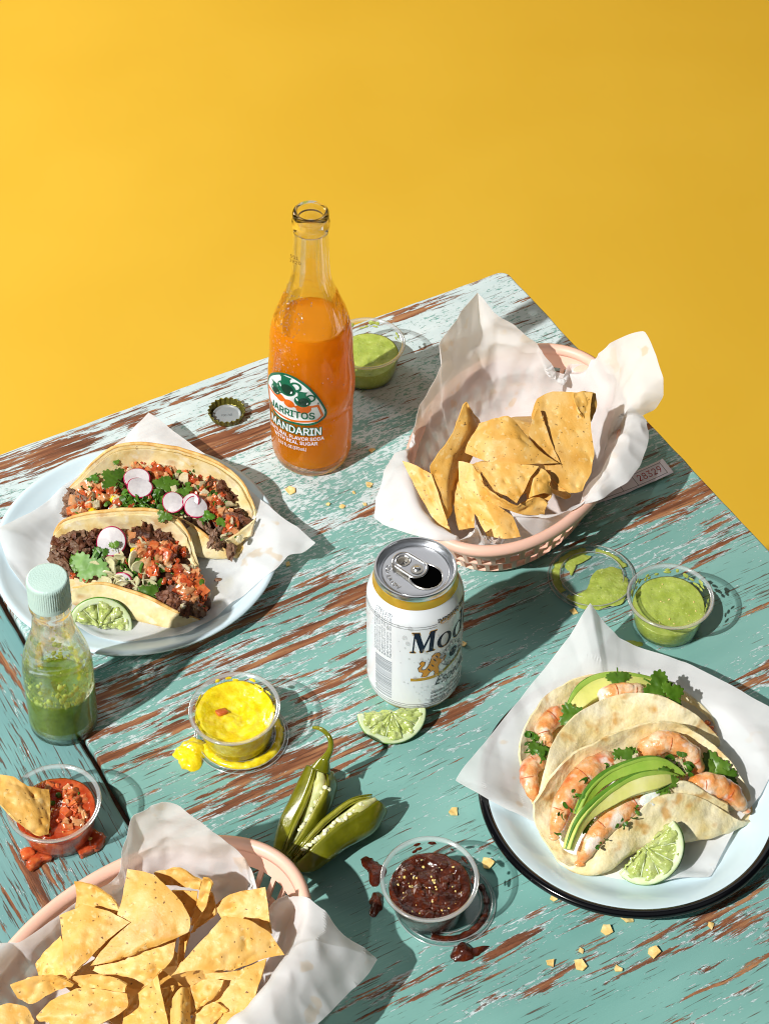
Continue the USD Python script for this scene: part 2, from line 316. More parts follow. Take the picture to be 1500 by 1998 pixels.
def slab(u0, u1, v0, v1, z0, z1, rad, seed, corner=()):
    """A worn board: an outline with a little waviness, rounded over at the top."""
    pg = shapely.box(u0, v0, u1, v1)
    if corner:
        pg = Polygon([(u0, v0), (u1, v0), (u1, v1), (u0, v1)])
        c = Point(u1 - rad * 2, v0 + rad * 2).buffer(rad * 2, 16)
        pg = pg.difference(shapely.box(u1 - rad * 2, v0, u1, v0 + rad * 2)).union(c)
    pg = pg.segmentize(.006)
    def ring(off, z):
        q = np.array(pg.buffer(-off, join_style=2).exterior.coords)[:-1] if off else np.array(pg.exterior.coords)[:-1]
        return q
    q = np.array(pg.exterior.coords)[:-1]
    if Polygon(q).exterior.is_ccw is False: q = q[::-1]
    nx = np.roll(q, -1, 0) - np.roll(q, 1, 0); nx /= np.linalg.norm(nx, axis=1, keepdims=True); nrm = np.c_[nx[:, 1], -nx[:, 0]]
    w = (meshkit.fbm(np.c_[q * 45, np.zeros(len(q))], 3, seed) - .5) * .0022
    rings = []
    for off, z in [(0, z0), (0, z1 - .003), (.0003, z1 - .0010), (.0008, z1 - .0003), (.0018, z1)]:
        rings.append(np.c_[q - nrm * (off + .0007 + w[:, None] * .8), np.full(len(q), z)])
    n = len(q); V = np.vstack(rings); F = []
    k = np.arange(n); k2 = (k + 1) % n
    for j in range(len(rings) - 1): F += [np.stack([j * n + k, j * n + k2, (j + 1) * n + k2], 1), np.stack([j * n + k, (j + 1) * n + k2, (j + 1) * n + k], 1)]
    V3, f = polysheet(Polygon(rings[-1][:, :2]), .05)
    V = np.vstack([V, np.c_[V3[:, :2], np.full(len(V3), z1)], np.c_[V3[:, :2], np.full(len(V3), z0)]])
    F += [f + 5 * n, f[:, ::-1] + 5 * n + len(V3)]
    F = np.vstack(F)
    xy = COR + V[:, :1] * UX + V[:, 1:2] * VX
    return np.c_[xy, V[:, 2]], F[:, ::-1]
tb = thing('painted_table', 'worn wooden table with flaking teal and pale blue paint over brown timber', 'table', (*UV(-.3, .45), -TZ))
part(tb, 'tabletop_panel', slab(-.5215, 0, 0, .86, -.028, 0, .0055, 3, corner=True), 'painted_wood', smooth=40)
part(tb, 'end_board', slab(-.74, -.5238, .0, .86, -.028, -.0004, .004, 5), 'painted_end_wood', smooth=40)
part(tb, 'tongue', slab(-.53, -.515, .02, .84, -.019, -.009, .001, 6), 'worn_edge', smooth=False)
for u in (-.70, -.04):
    for v in (.05, .81):
        b = trimesh.creation.box((.05, .05, TZ - .03)); b.apply_translation((0, 0, -(TZ - .03) / 2 - .028)); b.vertices[b.vertices[:, 2] < -.5, :2] *= .7
        c = UV(u, v); b.apply_transform(trimesh.transformations.rotation_matrix(math.radians(GA), [0, 0, 1])); b.apply_translation((c[0], c[1], 0))
        part(tb, 'leg', b, 'painted_end_wood', smooth=False)
for (ua, va, ub, vb) in [(-.675, .05, -.065, .05), (-.675, .81, -.065, .81), (-.70, .075, -.70, .785), (-.04, .075, -.04, .785)]:
    a, b2 = UV(ua, va), UV(ub, vb); d = b2 - a; b = trimesh.creation.box((np.hypot(*d), .02, .07)); b.apply_transform(trimesh.transformations.rotation_matrix(math.atan2(d[1], d[0]), [0, 0, 1]))
    b.apply_translation((*(a + b2) / 2, -.065)); part(tb, 'apron', b, 'painted_end_wood', smooth=False)

# ---------------------------------------------------------------- printing wrapped on round things
def shapes_of_text(t, h, bold=True, width=None, slant=0):
    m = meshkit.text_mesh(t, h, .00005, bold); v = np.array(m.vertices); v[:, 0] -= (v[:, 0].min() + v[:, 0].max()) / 2
    if width: v[:, 0] *= width / np.ptp(v[:, 0])
    v[:, 0] += slant * v[:, 1]
    m = trimesh.Trimesh(v, m.faces, process=False)
    if h > .003:
        vv, ff = trimesh.remesh.subdivide_to_size(m.vertices, m.faces, .003); return vv, ff
    return v, np.array(m.faces)
def wrap(mesh, rfun, ang0, off, c, R=None):
    """s, t on the flat print -> round the axis; s grows to the viewer's right; ang0 is measured from the side that faces the front (-y)."""
    v, f = mesh; v = np.asarray(v, float); r = rfun(v[:, 1]) + off + v[:, 2]
    a = math.radians(ang0 - 90) + v[:, 0] / rfun(v[:, 1]).mean()
    o = np.stack([r * np.cos(a), r * np.sin(a), v[:, 1]], 1)
    if R is not None: o = o @ R.T
    return o + c, f
def mv(mesh, s, t, angle=0):
    v, f = mesh; v = np.array(v); a = math.radians(angle); v[:, :2] = v[:, :2] @ np.array([[math.cos(a), math.sin(a)], [-math.sin(a), math.cos(a)]]); v[:, 0] += s; v[:, 1] += t; return v, f
def spoly(pts, n=60): return Polygon(cr(np.c_[np.array(pts, float) / 1000, np.zeros(len(pts))], n, True)[:, :2])
def ell(x, y, a, b, ang=0, n=28):
    k = np.arange(n) * 2 * np.pi / n; p = np.c_[a * np.cos(k), b * np.sin(k)] / 1000; c, s = math.cos(math.radians(ang)), math.sin(math.radians(ang))
    return Polygon(p @ np.array([[c, s], [-s, c]]) + [x / 1000, y / 1000])
def mpoly(pts): return Polygon(np.array(pts, float) / 1000)
plain('label_white', 'E9EEF0', .35); plain('label_green', '0F6A4C', .35); plain('label_dark_green', '083D2E', .35); plain('label_orange', 'E8701A', .35)
plain('print_brown', '6B4A14', .5)

# ---------------------------------------------------------------- orange soda bottle
bp = P(608, 884); BR = rot([0, 1, 0], 1.3)
jp = [(0, 2.5), (15, 2), (21, .6), (24, .2), (27, 1.6), (29.3, 5.5), (30.8, 12), (31.5, 22), (32.1, 40), (32.2, 60), (32.2, 62), (31.9, 63.5), (32.1, 65), (32.0, 100), (31.4, 112), (30.6, 127), (29.0, 135), (27.2, 141.5), (22.6, 155), (18.4, 166), (15.6, 175), (14.3, 184), (13.5, 198), (12.8, 217), (12.5, 222), (13.2, 224.5), (13.6, 227.5), (13.1, 230.5), (12.3, 232), (12.9, 234), (12.9, 236.5), (11.6, 238.3), (10.0, 238), (9.2, 236), (9.3, 230)]
jp = np.array(jp) / 1000
inner = np.array([(9.3, 228), (10.0, 216), (10.8, 198), (11.6, 184), (13, 175), (15.8, 166), (20, 155), (24.6, 141.5), (26.6, 134), (28.1, 126), (29.1, 111), (29.6, 98), (29.7, 60), (29.6, 40), (29, 22), (28, 13), (26, 8.5), (22, 6.5), (12, 8.5), (0, 10)]) / 1000
outer_r = CubicSpline(jp[3:26, 1], jp[3:26, 0]); RB = lambda h: np.interp(h, jp[4:31, 1], jp[4:31, 0])
b = thing('soda_bottle', 'tall clear glass bottle of orange soda without its cap', 'bottle', bp)
jb = jp[jp[:, 1] < .2222]; jb = jb[:-1] if jb[-1, 0] < .012 else jb; inb = inner.copy(); inb[0] = (.0098, .2222)
oV, oF = lathe(np.vstack([cr(np.c_[jb, np.zeros(len(jb))], 150)[:, :2], cr(np.c_[inb, np.zeros(len(inb))], 90)[:, :2]]), 96)
lipp = np.array([(12.5, 222.2), (13.2, 224.4), (13.7, 227.4), (13.2, 230.4), (12.5, 232.0), (13.0, 234), (13.0, 236.6), (11.8, 238.5), (10.2, 238.4), (9.3, 236.6), (9.2, 230), (9.8, 222.2)]) / 1000
part(b, 'lip', (lambda v, f: (v @ BR.T + bp, f))(*lathe(np.vstack([cr(np.c_[lipp, np.zeros(len(lipp))], 70)[:, :2], lipp[:1]]), 96)), 'lip_glass')
o_n = 150 * 96
hh = oV[:o_n, 2]; ban = np.exp(-((hh - .150) / .020) ** 2) * .00075 + np.exp(-((hh - .012) / .007) ** 2) * .0004
nn = meshkit.noise(oV[:o_n] * 420, 5); rad = oV[:o_n, :2] / (np.linalg.norm(oV[:o_n, :2], axis=1, keepdims=True) + 1e-9)
oV[:o_n, :2] += rad * (ban * np.clip((nn - .45) * 3, 0, 1))[:, None]
part(b, 'glass', (oV @ BR.T + bp, oF), 'bottle_glass')
li = cr(np.c_[inner, np.zeros(len(inner))], 120)[:, :2]; li = li[li[:, 1] < .137]; LV = .137
rl = np.interp(LV, inner[::-1][2:, 1], inner[::-1][2:, 0])
lp = np.vstack([[(0, LV), (rl * .5, LV), (rl * .93, LV), (rl + .0003, LV + .0008)], li + [[.0003, 0]]]); lp[-1] = (0, .0097)
part(b, 'orange_soda', lathe(lp, 96, bp, BR), 'orange_soda')
squeeze = lambda m: (np.asarray(m[0]) * [.93, 1, 1], m[1])
lab = part(b, 'label', wrap(squeeze(polysheet(spoly([(-29, -3), (-24, 11), (-13, 21), (-2, 24.5), (9, 21), (20, 9), (28, -7), (29.5, -15), (23, -22), (2, -24.5), (-20, -22.5), (-28, -13)]), .002)), lambda t: RB(t + .085), -23.5, .00022, bp + [0, 0, .085], None), 'label_green')
def LB(poly, m, off, name='print', ang=-23.5, t0=.085):
    part(lab, name, wrap(squeeze(poly if isinstance(poly, tuple) else polysheet(poly, .002)), lambda t: RB(t + t0), ang, off, bp + [0, 0, t0]), m)
LB(spoly([(-27, -3), (-22.3, 10), (-12.3, 19), (-2, 22.6), (8, 19), (18.5, 7.6), (26.2, -7.4), (27.4, -14.4), (22, -20), (2, -22.4), (-19, -20.6), (-26, -12)]), 'label_white', .00032, 'label_field')
rib = mpoly([(-25.5, -1), (-14, -3.5), (-8, -1), (0, -5), (8, -7.5), (14, -5.5), (22, -4.5), (25.5, -15), (21, -19.4), (0, -21.2), (-19, -19.4), (-25.4, -12)]).buffer(.0012)
LB(rib.difference(rib.buffer(-.0021)), 'label_orange', .00044, 'ribbon')
for x, y, r in [(-10, -2, 3.6), (-1.5, -4.5, 3.8), (10.5, -7, 5)]: LB(ell(x, y, r * 1.25, r), 'label_orange', .00052, 'mandarin')
for x, y, s, mm in [(-3.5, 10, 1.0, 1), (-15, 3.2, .62, 1), (10, .5, .80, 1)]:
    jug = unary_union([ell(x, y, 8.6 * s, 7.2 * s), mpoly([(x - 4.6 * s, y + 5 * s), (x + 4 * s, y + 5 * s), (x + 3.6 * s, y + 9.5 * s), (x + 5.5 * s, y + 11.6 * s), (x - 7.5 * s, y + 12.6 * s), (x - 4.4 * s, y + 9.6 * s)]),
                       ell(x + 8.2 * s, y + 4 * s, 5 * s, 4.6 * s).difference(ell(x + 8.2 * s, y + 4 * s, 3.1 * s, 2.8 * s))])
    LB(jug, 'label_green', .00062, 'jug')
    LB(ell(x + 1.2 * s, y - .6 * s, 5.6 * s, 5 * s), 'label_dark_green', .00074, 'jug_shade')
    LB(unary_union([ell(x - 5.4 * s, y + 2 * s, .8 * s, 2.0 * s, 20), ell(x + 4.6 * s, y - 2.4 * s, .7 * s, 1.5 * s, -25)]), 'label_white', .00086, 'jug_highlight')
LB(mv(shapes_of_text('JARRITOS', .0066, True, .041), -.0012, -.0170, -1.5), 'label_green', .00062, 'lettering')
LB(mv(shapes_of_text('®', .0022, False), .0225, -.0035), 'label_green', .0005, 'lettering')
md = shapes_of_text('MANDARIN', .0072, True, .047)
for q in (-.0007, .0007):
    for w in (-.0007, .0007): LB(mv(md, q + .0008, w - .0340, -2), 'label_green', .00024, 'lettering_edge')
LB(mv(shapes_of_text('MANDARIN', .0072, True, .047), .0008, -.0340, -2), 'label_white', .00036, 'lettering')
for tx, h, w, s, t in [('NATURAL FLAVOR SODA', .0034, .050, .0015, -.0402), ('WITH REAL SUGAR', .0034, .040, .001, -.0450), ('12.5 FL OZ (370 mL)', .0032, .026, -.0015, -.0512)]:
    LB(mv(shapes_of_text(tx, h, True, w), s, t, -1), 'label_white', .00036, 'lettering')
for tx, s, t in [('551', -.0045, .2045), ('1920', -.004, .2005)]:
    part(lab, 'date_stamp', wrap(mv(shapes_of_text(tx, .0028, False), s, t), lambda q: RB(q), -12, .0003, bp), 'print_brown')
# water drops on the glass and the raised lettering round the shoulder
r_ = rng(4); dv = []
for k in range(230):
    h = r_.uniform(.03, .175) if k < 40 else r_.uniform(.10, .172); a = (r_.uniform(-1.5, 1.5) if k < 40 else r_.normal(-.85, .32)) - math.pi / 2; R = float(RB(h)); s = r_.uniform(.00025, .0007)
    v, f = ICO[1].vertices * [s, s, s * 1.15], ICO[1].faces; dv.append((v + [R * math.cos(a), R * math.sin(a), h], f))
v, f = cat(dv); part(b, 'water_drop', (v @ BR.T + bp, f), 'dew', kind='stuff')

# ---------------------------------------------------------------- crown cap lying upside down
plain('tin', 'B9BDBA', .32, metallic=.9); plain('cap_liner', '8F9597', .35, specular_ior_level=.6); plain('cap_green', '6F6A2A', .35, metallic=.6); plain('print_grey', '70767A', .5)
cp = P(443, 812); c = thing('bottle_cap', 'crimped crown bottle cap lying upside down behind the taco plate', 'bottle cap', cp)
a = np.arange(168) * 2 * np.pi / 168; fl = .5 + .5 * np.cos(a * 21)
prof = [(0, .0002, 0), (.0100, .0002, 0), (.0126, .0007, 0), (.0134, .0020, .0004), (.0141, .0042, .0010), (.0149, .0064, .0015), (.0152, .0069, .0016)]
G = np.array([np.stack([(r - d * fl) * np.cos(a), (r - d * fl) * np.sin(a), np.full(168, z)], 1) for r, z, d in prof])
part(c, 'shell', tuple(map(np.asarray, (lambda V, F: (V + cp, F))(*sheet(G[1:], -.0005, True)))), 'cap_green')
part(c, 'shell_top', lathe([(0, .0001), (.0101, .0001), (.0101, .0005), (0, .0005)], 60, cp), 'tin')
part(c, 'liner', lathe([(0, .0012), (.0090, .0012), (.0098, .0013), (.0104, .0022), (.0112, .0024), (.0118, .0016), (.0120, .0006)], 72, cp), 'cap_liner')
v, f = mv(shapes_of_text('FDC 7XE', .0022, True, .0085), 0, 0, 6); part(c, 'stamp', (np.asarray(v) + cp + [0, -.001, .0013], f), 'print_grey')

# ---------------------------------------------------------------- beer can
kc = np.array([.0207, .9262, 0])
food('can_white', [(.3, 'E6EBF1'), (.7, 'ECF0F4')], 30, 2, .2, spec=.6, coat=.3)
plain('can_gold', 'DDB440', .25, metallic=.55); plain('aluminium', 'E2E4E7', .26, metallic=1.0); plain('aluminium_dull', 'D6D3CC', .36, metallic=1.0)
plain('dark_inside', '030303', 1.0, specular_ior_level=0.0); plain('navy_print', '101E33', .5, specular_ior_level=.2); plain('gold_print', 'C7962B', .35, metallic=.3); plain('lion_gold', 'C98A1E', .4); plain('can_grey_print', '9DA5AC', .4); plain('dark_print', '2C3138', .4)
plain('silver_print', 'A9B4BA', .3, metallic=.5); plain('ribbon_green', '8F9A3A', .4)
cn = thing('beer_can', 'open white and gold aluminium beer can beaded with water', 'can', kc)
cpf = np.array([(25.0, .2), (26.0, .8), (28.5, 4.6), (31.4, 9.4), (32.7, 13), (33, 17), (33, 60), (33, 96), (32.7, 99.5), (31.5, 103.4), (29.2, 109.5), (27.8, 113.4), (27.2, 115.6), (27.0, 117.5)]) / 1000
RC = lambda h: np.interp(h, cpf[:, 1], cpf[:, 0])
part(cn, 'body', lathe(np.vstack([[(0, .006), (.018, .004), (.0235, .0012)], cpf[:2], cr(np.c_[cpf[2:], np.zeros(12)], 50)[:, :2]]), 96, kc), 'can_white')
def ring(h0, h1, off, m, name, n=8, f=RC, a=96, c=kc):
    h = np.linspace(h0, h1, n); part(cn, name, lathe(np.c_[f(h) + off, h], a, c), m)
ring(.1104, .1172, .00015, 'can_gold', 'neck_band'); ring(.0030, .0108, .00015, 'can_gold', 'base_band')
lidm = part(cn, 'lid', lathe(np.array([(26.6, 116.8), (27.6, 117.2), (27.9, 118.6), (27.8, 120.8), (27.2, 121.8), (26.3, 121.8), (25.6, 120.8), (25.0, 116.6), (24.3, 115.2), (23.5, 115.0), (22.9, 115.8), (22.5, 117.2), (22.0, 117.6), (18, 117.5), (0, 117.4)]) / 1000, 96, kc), 'aluminium', smooth=50)
# the mouth: towards the lower right; the tab points up-left
md_ = np.array([math.cos(math.radians(-38)), math.sin(math.radians(-38)), 0]); mp = np.array([-md_[1], md_[0], 0]); top = kc + [0, 0, .1176]
def onlid(poly, z, step=.0015):
    v, f = polysheet(poly, step); return top + v[:, :1] * md_ + v[:, 1:2] * mp + [0, 0, z], f
part(lidm, 'panel_recess', onlid(unary_union([ell(-6, 0, 12.5, 9.5), ell(9.5, 0, 10.5, 11.8), mpoly([(-10, -8.6), (8, -11.6), (8, 11.6), (-10, 8.6)])]), .00012), 'aluminium_dull')
rr = spoly([(1.5, -8.4), (8, -10.6), (15, -9), (19.2, -4.4), (20.2, 0), (19.2, 4.4), (15, 9), (8, 10.6), (1.5, 8.4)])
part(lidm, 'opening', onlid(rr, .00025), 'dark_inside')
q = np.array(rr.exterior.coords)[:-1]; loop = top + q[:, :1] * md_ + q[:, 1:2] * mp + [0, 0, .0003]
part(lidm, 'opening_edge', tubem(np.vstack([loop, loop[:2]]), .0005, 6), 'aluminium')
tab = unary_union([ell(-11, 0, 6.5, 7.6), ell(1.5, 0, 6.3, 7.9), mpoly([(-11, -7.6), (1.5, -7.9), (1.5, 7.9), (-11, 7.6)])]); hole = unary_union([ell(-11, 0, 4.2, 5.0), ell(-9.6, 0, 4.0, 5.0)])
tv, tf = onlid(tab.difference(hole), .0022); tv = tv + np.array([0, 0, 1]) * ((tv - top) @ -md_)[:, None] * .06
tb_ = part(lidm, 'tab', solidify(tv, tf, .0008), 'aluminium', smooth=40)
for pg, rr2 in ((tab, .0009), (hole.buffer(.0004), .0008)):
    q = np.array(pg.buffer(-.0006).simplify(.0001).segmentize(.001).exterior.coords)[:-1]; lp2 = top + q[:, :1] * md_ + q[:, 1:2] * mp + [0, 0, .0022] ; lp2[:, 2] += ((lp2 - top) @ -md_) * .06
    part(tb_, 'tab_edge', tubem(np.vstack([lp2, lp2[:2]]), rr2, 8), 'aluminium')
part(tb_, 'rivet_plate', onlid(ell(1.2, 0, 4.3, 4.6), .0030), 'aluminium_dull')
part(tb_, 'rivet', blob(top + md_ * .0012 + [0, 0, .0030], (.0026, .0026, .0013), seed=1, amp=0), 'aluminium')
v, f = mv(shapes_of_text('DAT', .0022, True), 0, 0, 0); v = np.asarray(v); part(lidm, 'stamp', (top + v[:, :1] * mp * 1 + v[:, 1:2] * md_ - md_ * .0115 + [0, 0, .0003], f), 'aluminium')
tx = shapes_of_text('OK+ LA CRV', .0030, False, .024)[0]; tf = shapes_of_text('OK+ LA CRV', .0030, False, .024)[1]
an = math.radians(200) + tx[:, 0] / .0195; part(lidm, 'embossed_lettering', (top + np.stack([(.0200 - tx[:, 1]) * np.cos(an), (.0200 - tx[:, 1]) * np.sin(an), np.full(len(an), .0002) + tx[:, 2] * 4], 1), tf), 'aluminium')
def CP(m, mt, h0, s0=0, off=.00018, name='print'):
    m = m if isinstance(m, tuple) else polysheet(m, .0022); v, f = m; v = np.array(v); v[:, 0] += s0 / 1000
    part(cn, name, wrap((v, f), lambda t: RC(t + h0), 0, off, kc + [0, 0, h0]), mt)
M_ = [(0, 0), (3.4, 0), (3.4, .7), (2.3, 1.2), (2.3, 15), (6.9, 0), (8.2, 0), (12.4, 15), (12.4, 1.2), (11.3, .7), (11.3, 0), (16.6, 0), (16.6, .7), (15.5, 1.2), (15.5, 19.2), (16.6, 19.8), (16.6, 20.5), (12.3, 20.5), (8.6, 7), (4.6, 20.5), (0, 20.5), (0, 19.8), (1.2, 19.2), (1.2, 1.2), (0, .7)]
def sh(p, dx): return shapely.affinity.translate(p, dx / 1000, 0)
import shapely.affinity
O_ = ell(6, 6.9, 6, 7.2).difference(ell(6, 6.9, 3.1, 6.1))
D_ = unary_union([ell(5.6, 6.9, 5.7, 7.2).difference(ell(5.9, 6.9, 3.0, 6.0)), mpoly([(9, 0), (13, 0), (13, .8), (11.9, 1.2), (11.9, 21.5), (7.4, 21), (7.4, 20.2), (9, 19.6)])])
E_ = unary_union([ell(5.5, 6.9, 5.6, 7.2).difference(ell(5.7, 6.9, 3.0, 6.1)).difference(mpoly([(6, 3), (13, 3), (13, 6), (6, 6)])), mpoly([(2.5, 6), (11, 6), (11, 7.2), (2.5, 7.2)])])
L_ = mpoly([(0, 0), (5, 0), (5, .8), (3.9, 1.2), (3.9, 21.5), (-.4, 21), (-.4, 20.2), (1.1, 19.6), (1.1, 1.2), (0, .8)])
word = [sh(mpoly(M_), 0), sh(O_, 18), sh(D_, 31.5), sh(E_, 46), sh(L_, 58.5), sh(O_, 64.5)]
for k, p_ in enumerate(word):
    p_ = shapely.affinity.skew(p_, 4, 0, origin=(0, 0))
    CP(p_.buffer(.00055), 'gold_print', .072, -3.5, .00014, 'lettering_edge'); CP(p_, 'navy_print', .072, -3.5, .00026, 'lettering')
lion = mpoly([(3, 2), (6.5, 2), (8.5, 5.5), (11, 7), (12.5, 3.8), (12, 1.8), (15.2, 1.8), (15.4, 4.5), (14.5, 9), (16, 11.5), (19, 12.5), (21.5, 16), (20, 17.2), (17, 15.2), (15.6, 17.5), (16.4, 20.5), (15.2, 23), (12.4, 23.8), (10.2, 22), (9.4, 18), (7.8, 13), (6, 9.5), (3.6, 8.8), (2.6, 11.4), (4.6, 13.8), (5.2, 17), (3, 18.2), (1.6, 16), (2.6, 14), (.6, 11.2), (1.4, 7.6), (4, 6.4), (3.6, 3.6)])
CP(lion.buffer(.0005), 'dark_print', .0445, 1.5, .00014, 'lion_outline'); CP(lion, 'lion_gold', .0445, 1.5, .00026, 'lion')
for x, y in [(13.5, 20), (12, 17), (10.5, 12), (8, 8.5)]: CP(ell(x, y, .5, 1.8, 30), 'dark_print', .0445, 1.5, .00034, 'lion_mark')
CP(mpoly([(-3, -2.6), (17, -1.4), (28, 3), (44, 6), (44, 8.6), (27, 5.6), (16, 1.4), (-3, .4)]), 'gold_print', .0445, 0, .0002, 'banner'); CP(mpoly([(17, -.6), (28, 3.8), (44, 6.8), (44, 7.8), (27, 4.8), (17, .6)]), 'ribbon_green', .0445, 0, .0003, 'banner_stripe')
CP(ell(28.5, 15, 10.4, 11).difference(ell(28.5, 15, 10, 10.6)), 'dark_print', .0445, 0, .0002, 'crest'); CP(ell(28.5, 15, 6.4, 7), 'silver_print', .0445, 0, .0002, 'crest_field'); CP(ell(29.5, 15.5, 4, 4.4), 'navy_print', .0445, 0, .00028, 'crest_mark')
for k, ch in enumerate('CERVECERIA MEXICO'):
    if ch != ' ': a_ = math.radians(215 - k * 21); CP(mv(shapes_of_text(ch, .0022, True), .0285 + .0074 * math.cos(a_), .0148 + .0080 * math.sin(a_), math.degrees(a_) - 90), 'dark_print', .0445, 0, .00028, 'lettering')
CP(mv(shapes_of_text('CERVEZA', .0034, False, .034), .034, .0965 - .072), 'gold_print', .072, 0, .0002, 'lettering')
CP(mv(shapes_of_text('IMPORTED BEER', .0027, True, .030), .030, .0985 - .072), 'dark_print', .072, 0, .0002, 'lettering')
CP(mv(shapes_of_text('Especial', .0080, False, .032, .35), .030, .0345 - .030), 'dark_print', .030, 0, .0002, 'lettering')
for tx, t in [('Golden, full flavored', .0262), ('beer brewed in Mexico', .0222), ('BREWED IN MEXICO', .0178)]: CP(mv(shapes_of_text(tx, .0024, False, .030, .3), .026, t - .022), 'dark_print', .022, 0, .0002, 'lettering')
for h in (.0975, .0955): CP(shapely.box(-.10, 0, .0145, .00035), 'dark_print', h, 0, .0002, 'rule')
for h in (.0165, .0145): CP(shapely.box(-.10, 0, .05, .00035), 'dark_print', h, 0, .0002, 'rule')
tx_ = []
for k in range(7): tx_.append(mv(shapes_of_text(['Contains alcohol', 'Government warning', 'according to the', 'surgeon general women', 'should not drink', 'beverages during', 'Refund value 5c CRV'][k], .0017, False, .043), 0, 0, 90)); tx_[-1] = (tx_[-1][0] + [-.0305 + k * .0023, .0215, 0], tx_[-1][1])
CP(cat(tx_), 'can_grey_print', .0615, 0, .0002, 'small_print')
r_ = rng(8); y = 0; bars = []
while y < 38: w = r_.choice([.35, .5, .9, 1.2]); bars.append(shapely.box(-.031, y / 1000, -.0165, (y + w) / 1000)); y += w + r_.choice([.4, .6, 1.0])
CP(cat([polysheet(q, .003) for q in bars]), 'can_grey_print', .019, 0, .0002, 'barcode')
dv = []; r_ = rng(9)
for k in range(340):
    a = -math.pi / 2 + (r_.normal(.75, .42) if k < 280 else r_.uniform(-1.2, 1.5)); h = r_.uniform(.012, .075) if k < 290 else r_.uniform(.07, .10); s = r_.choice([.0005, .0008, .0012, .0016], p=[.45, .3, .18, .07]); R = float(RC(h))
    dv.append((ICO[1].vertices * [s, s, s * r_.uniform(1, 1.4)] + kc + [R * math.cos(a), R * math.sin(a), h], ICO[1].faces))
part(cn, 'water_drop', cat(dv), 'dew', kind='stuff')

# ---------------------------------------------------------------- small bottle of green hot sauce
sp = P(125, 1407); SR = rot([0, 1, 0], 2.2)
food('green_hot_sauce', [(.3, '5E7418'), (.7, '768E24')], 300, 3, .3, sss=.3, rad=(.5, 1, .2), sc=.004, spec=.6); food('mint_cap', [(.3, 'BAD6CE'), (.7, 'C2DCD4')], 60, 2, .42, bump=(900, .6, .0005), spec=.5)
food('sauce_fleck', [(.3, 'A9C24A'), (.7, 'C6D878')], 400, 2, .3, sss=.3, sc=.002)
sb = thing('hot_sauce_bottle', 'small clear bottle half full of green sauce with a mint cap', 'bottle', sp)
so = np.array([(0, 2), (15, 1.6), (20.5, .3), (22.6, .8), (23.6, 3.5), (23.8, 10), (23.8, 58), (23.4, 66), (22, 74), (19.5, 83), (16.6, 92), (14.4, 100), (13.5, 107), (13.2, 118), (13.2, 126), (11.6, 127), (11.6, 118), (11.9, 107), (13, 99), (15.2, 91), (18, 82), (20.4, 73), (21.8, 65), (22.2, 57), (22.2, 10), (21.6, 5.5), (19, 4), (0, 5)]) / 1000
part(sb, 'glass', lathe(cr(np.c_[so, np.zeros(len(so))], 160)[:, :2], 72, sp, SR), 'bottle_glass')
lv = .040; part(sb, 'green_sauce', lathe([(0, lv), (.012, lv), (.0205, lv + .0002), (.0221, lv + .0014), (.0221, .01), (.0214, .0058), (.018, .0044), (0, .0052)], 72, sp, SR), 'green_hot_sauce')
r_ = rng(12); dv = []
for k in range(260):
    a = r_.uniform(0, 6.28); h = lv + abs(r_.normal(0, .016)) + .0005; s = r_.choice([.0006, .001, .0016, .0022], p=[.4, .3, .2, .1]) * (1 if h < .07 else .6)
    R = np.interp(h, so[9:26, 1][::-1] if False else [.005, .057, .065, .073, .082, .091, .099], [.0222, .0222, .0218, .0204, .018, .0152, .013]); v, f = blob((0, 0, 0), (s * .5, s, s * 1.2), None, k, .2, 1.5, 1)
    q = rot([0, 0, 1], math.degrees(a)); dv.append(((v @ q.T + [R * math.cos(a), R * math.sin(a), h]) @ SR.T + sp, f))
part(sb, 'sauce_splash', cat(dv), 'sauce_fleck', kind='stuff')
a = np.arange(180) * 2 * np.pi / 180; kn = .00022 * np.cos(a * 60)
cpf2 = [(.0126, .126, 0), (.0140, .1262, 0), (.0141, .1295, 0), (.0138, .1302, 1), (.0138, .146, 1), (.0136, .1475, .4), (.0129, .1486, 0), (.0120, .1488, 0), (.0001, .1488, 0)]
G = np.array([np.stack([(r + k * kn) * np.cos(a), (r + k * kn) * np.sin(a), np.full(180, z)], 1) for r, z, k in cpf2])
part(sb, 'cap', (G.reshape(-1, 3) @ SR.T + sp, tri(quads(len(G), 180, True))), 'mint_cap', smooth=45)
# ---------------------------------------------------------------- plates
food('blue_melamine', [(.3, 'C9DEE8'), (.7, 'CFE3EC')], 20, 2, .3, spec=.5); food('enamel_blue', [(.3, 'CDE3EC'), (.7, 'D3E8F0')], 20, 2, .16, spec=.55); plain('enamel_white', 'EFEDE6', .16); plain('enamel_black', '0A0B0E', .14)
plc = np.array([-.1836, 1.0435, 0]); prc = np.array([.1640, .8225, 0])
PL = lambda r: np.interp(r, [0, .070, .076, .084, .098, .1065], [.0042, .0042, .0052, .0100, .0160, .0180])
PR = lambda r: np.interp(r, [0, .064, .072, .084, .0930, .0958, .0985, .1015], [.0035, .0035, .0052, .0124, .0174, .0186, .0200, .0202])
pl = thing('blue_plate', 'pale blue plate without rim band carrying two beef tacos', 'plate', plc)
part(pl, 'plate', lathe(cr(np.array([(0, 4.2, 0), (40, 4.2, 0), (70, 4.2, 0), (77, 5.4, 0), (86, 11, 0), (99, 16.4, 0), (105.6, 18.3, 0), (106.8, 17.6, 0), (106, 15.8, 0), (98, 12.6, 0), (84, 6, 0), (76, 1.8, 0), (70, .2, 0), (60, .8, 0), (0, .8, 0)]) / 1000, 90)[:, :2], 128, plc), 'blue_melamine')
pr = thing('enamel_plate', 'white enamel plate with a black rim carrying shrimp tacos', 'plate', prc)
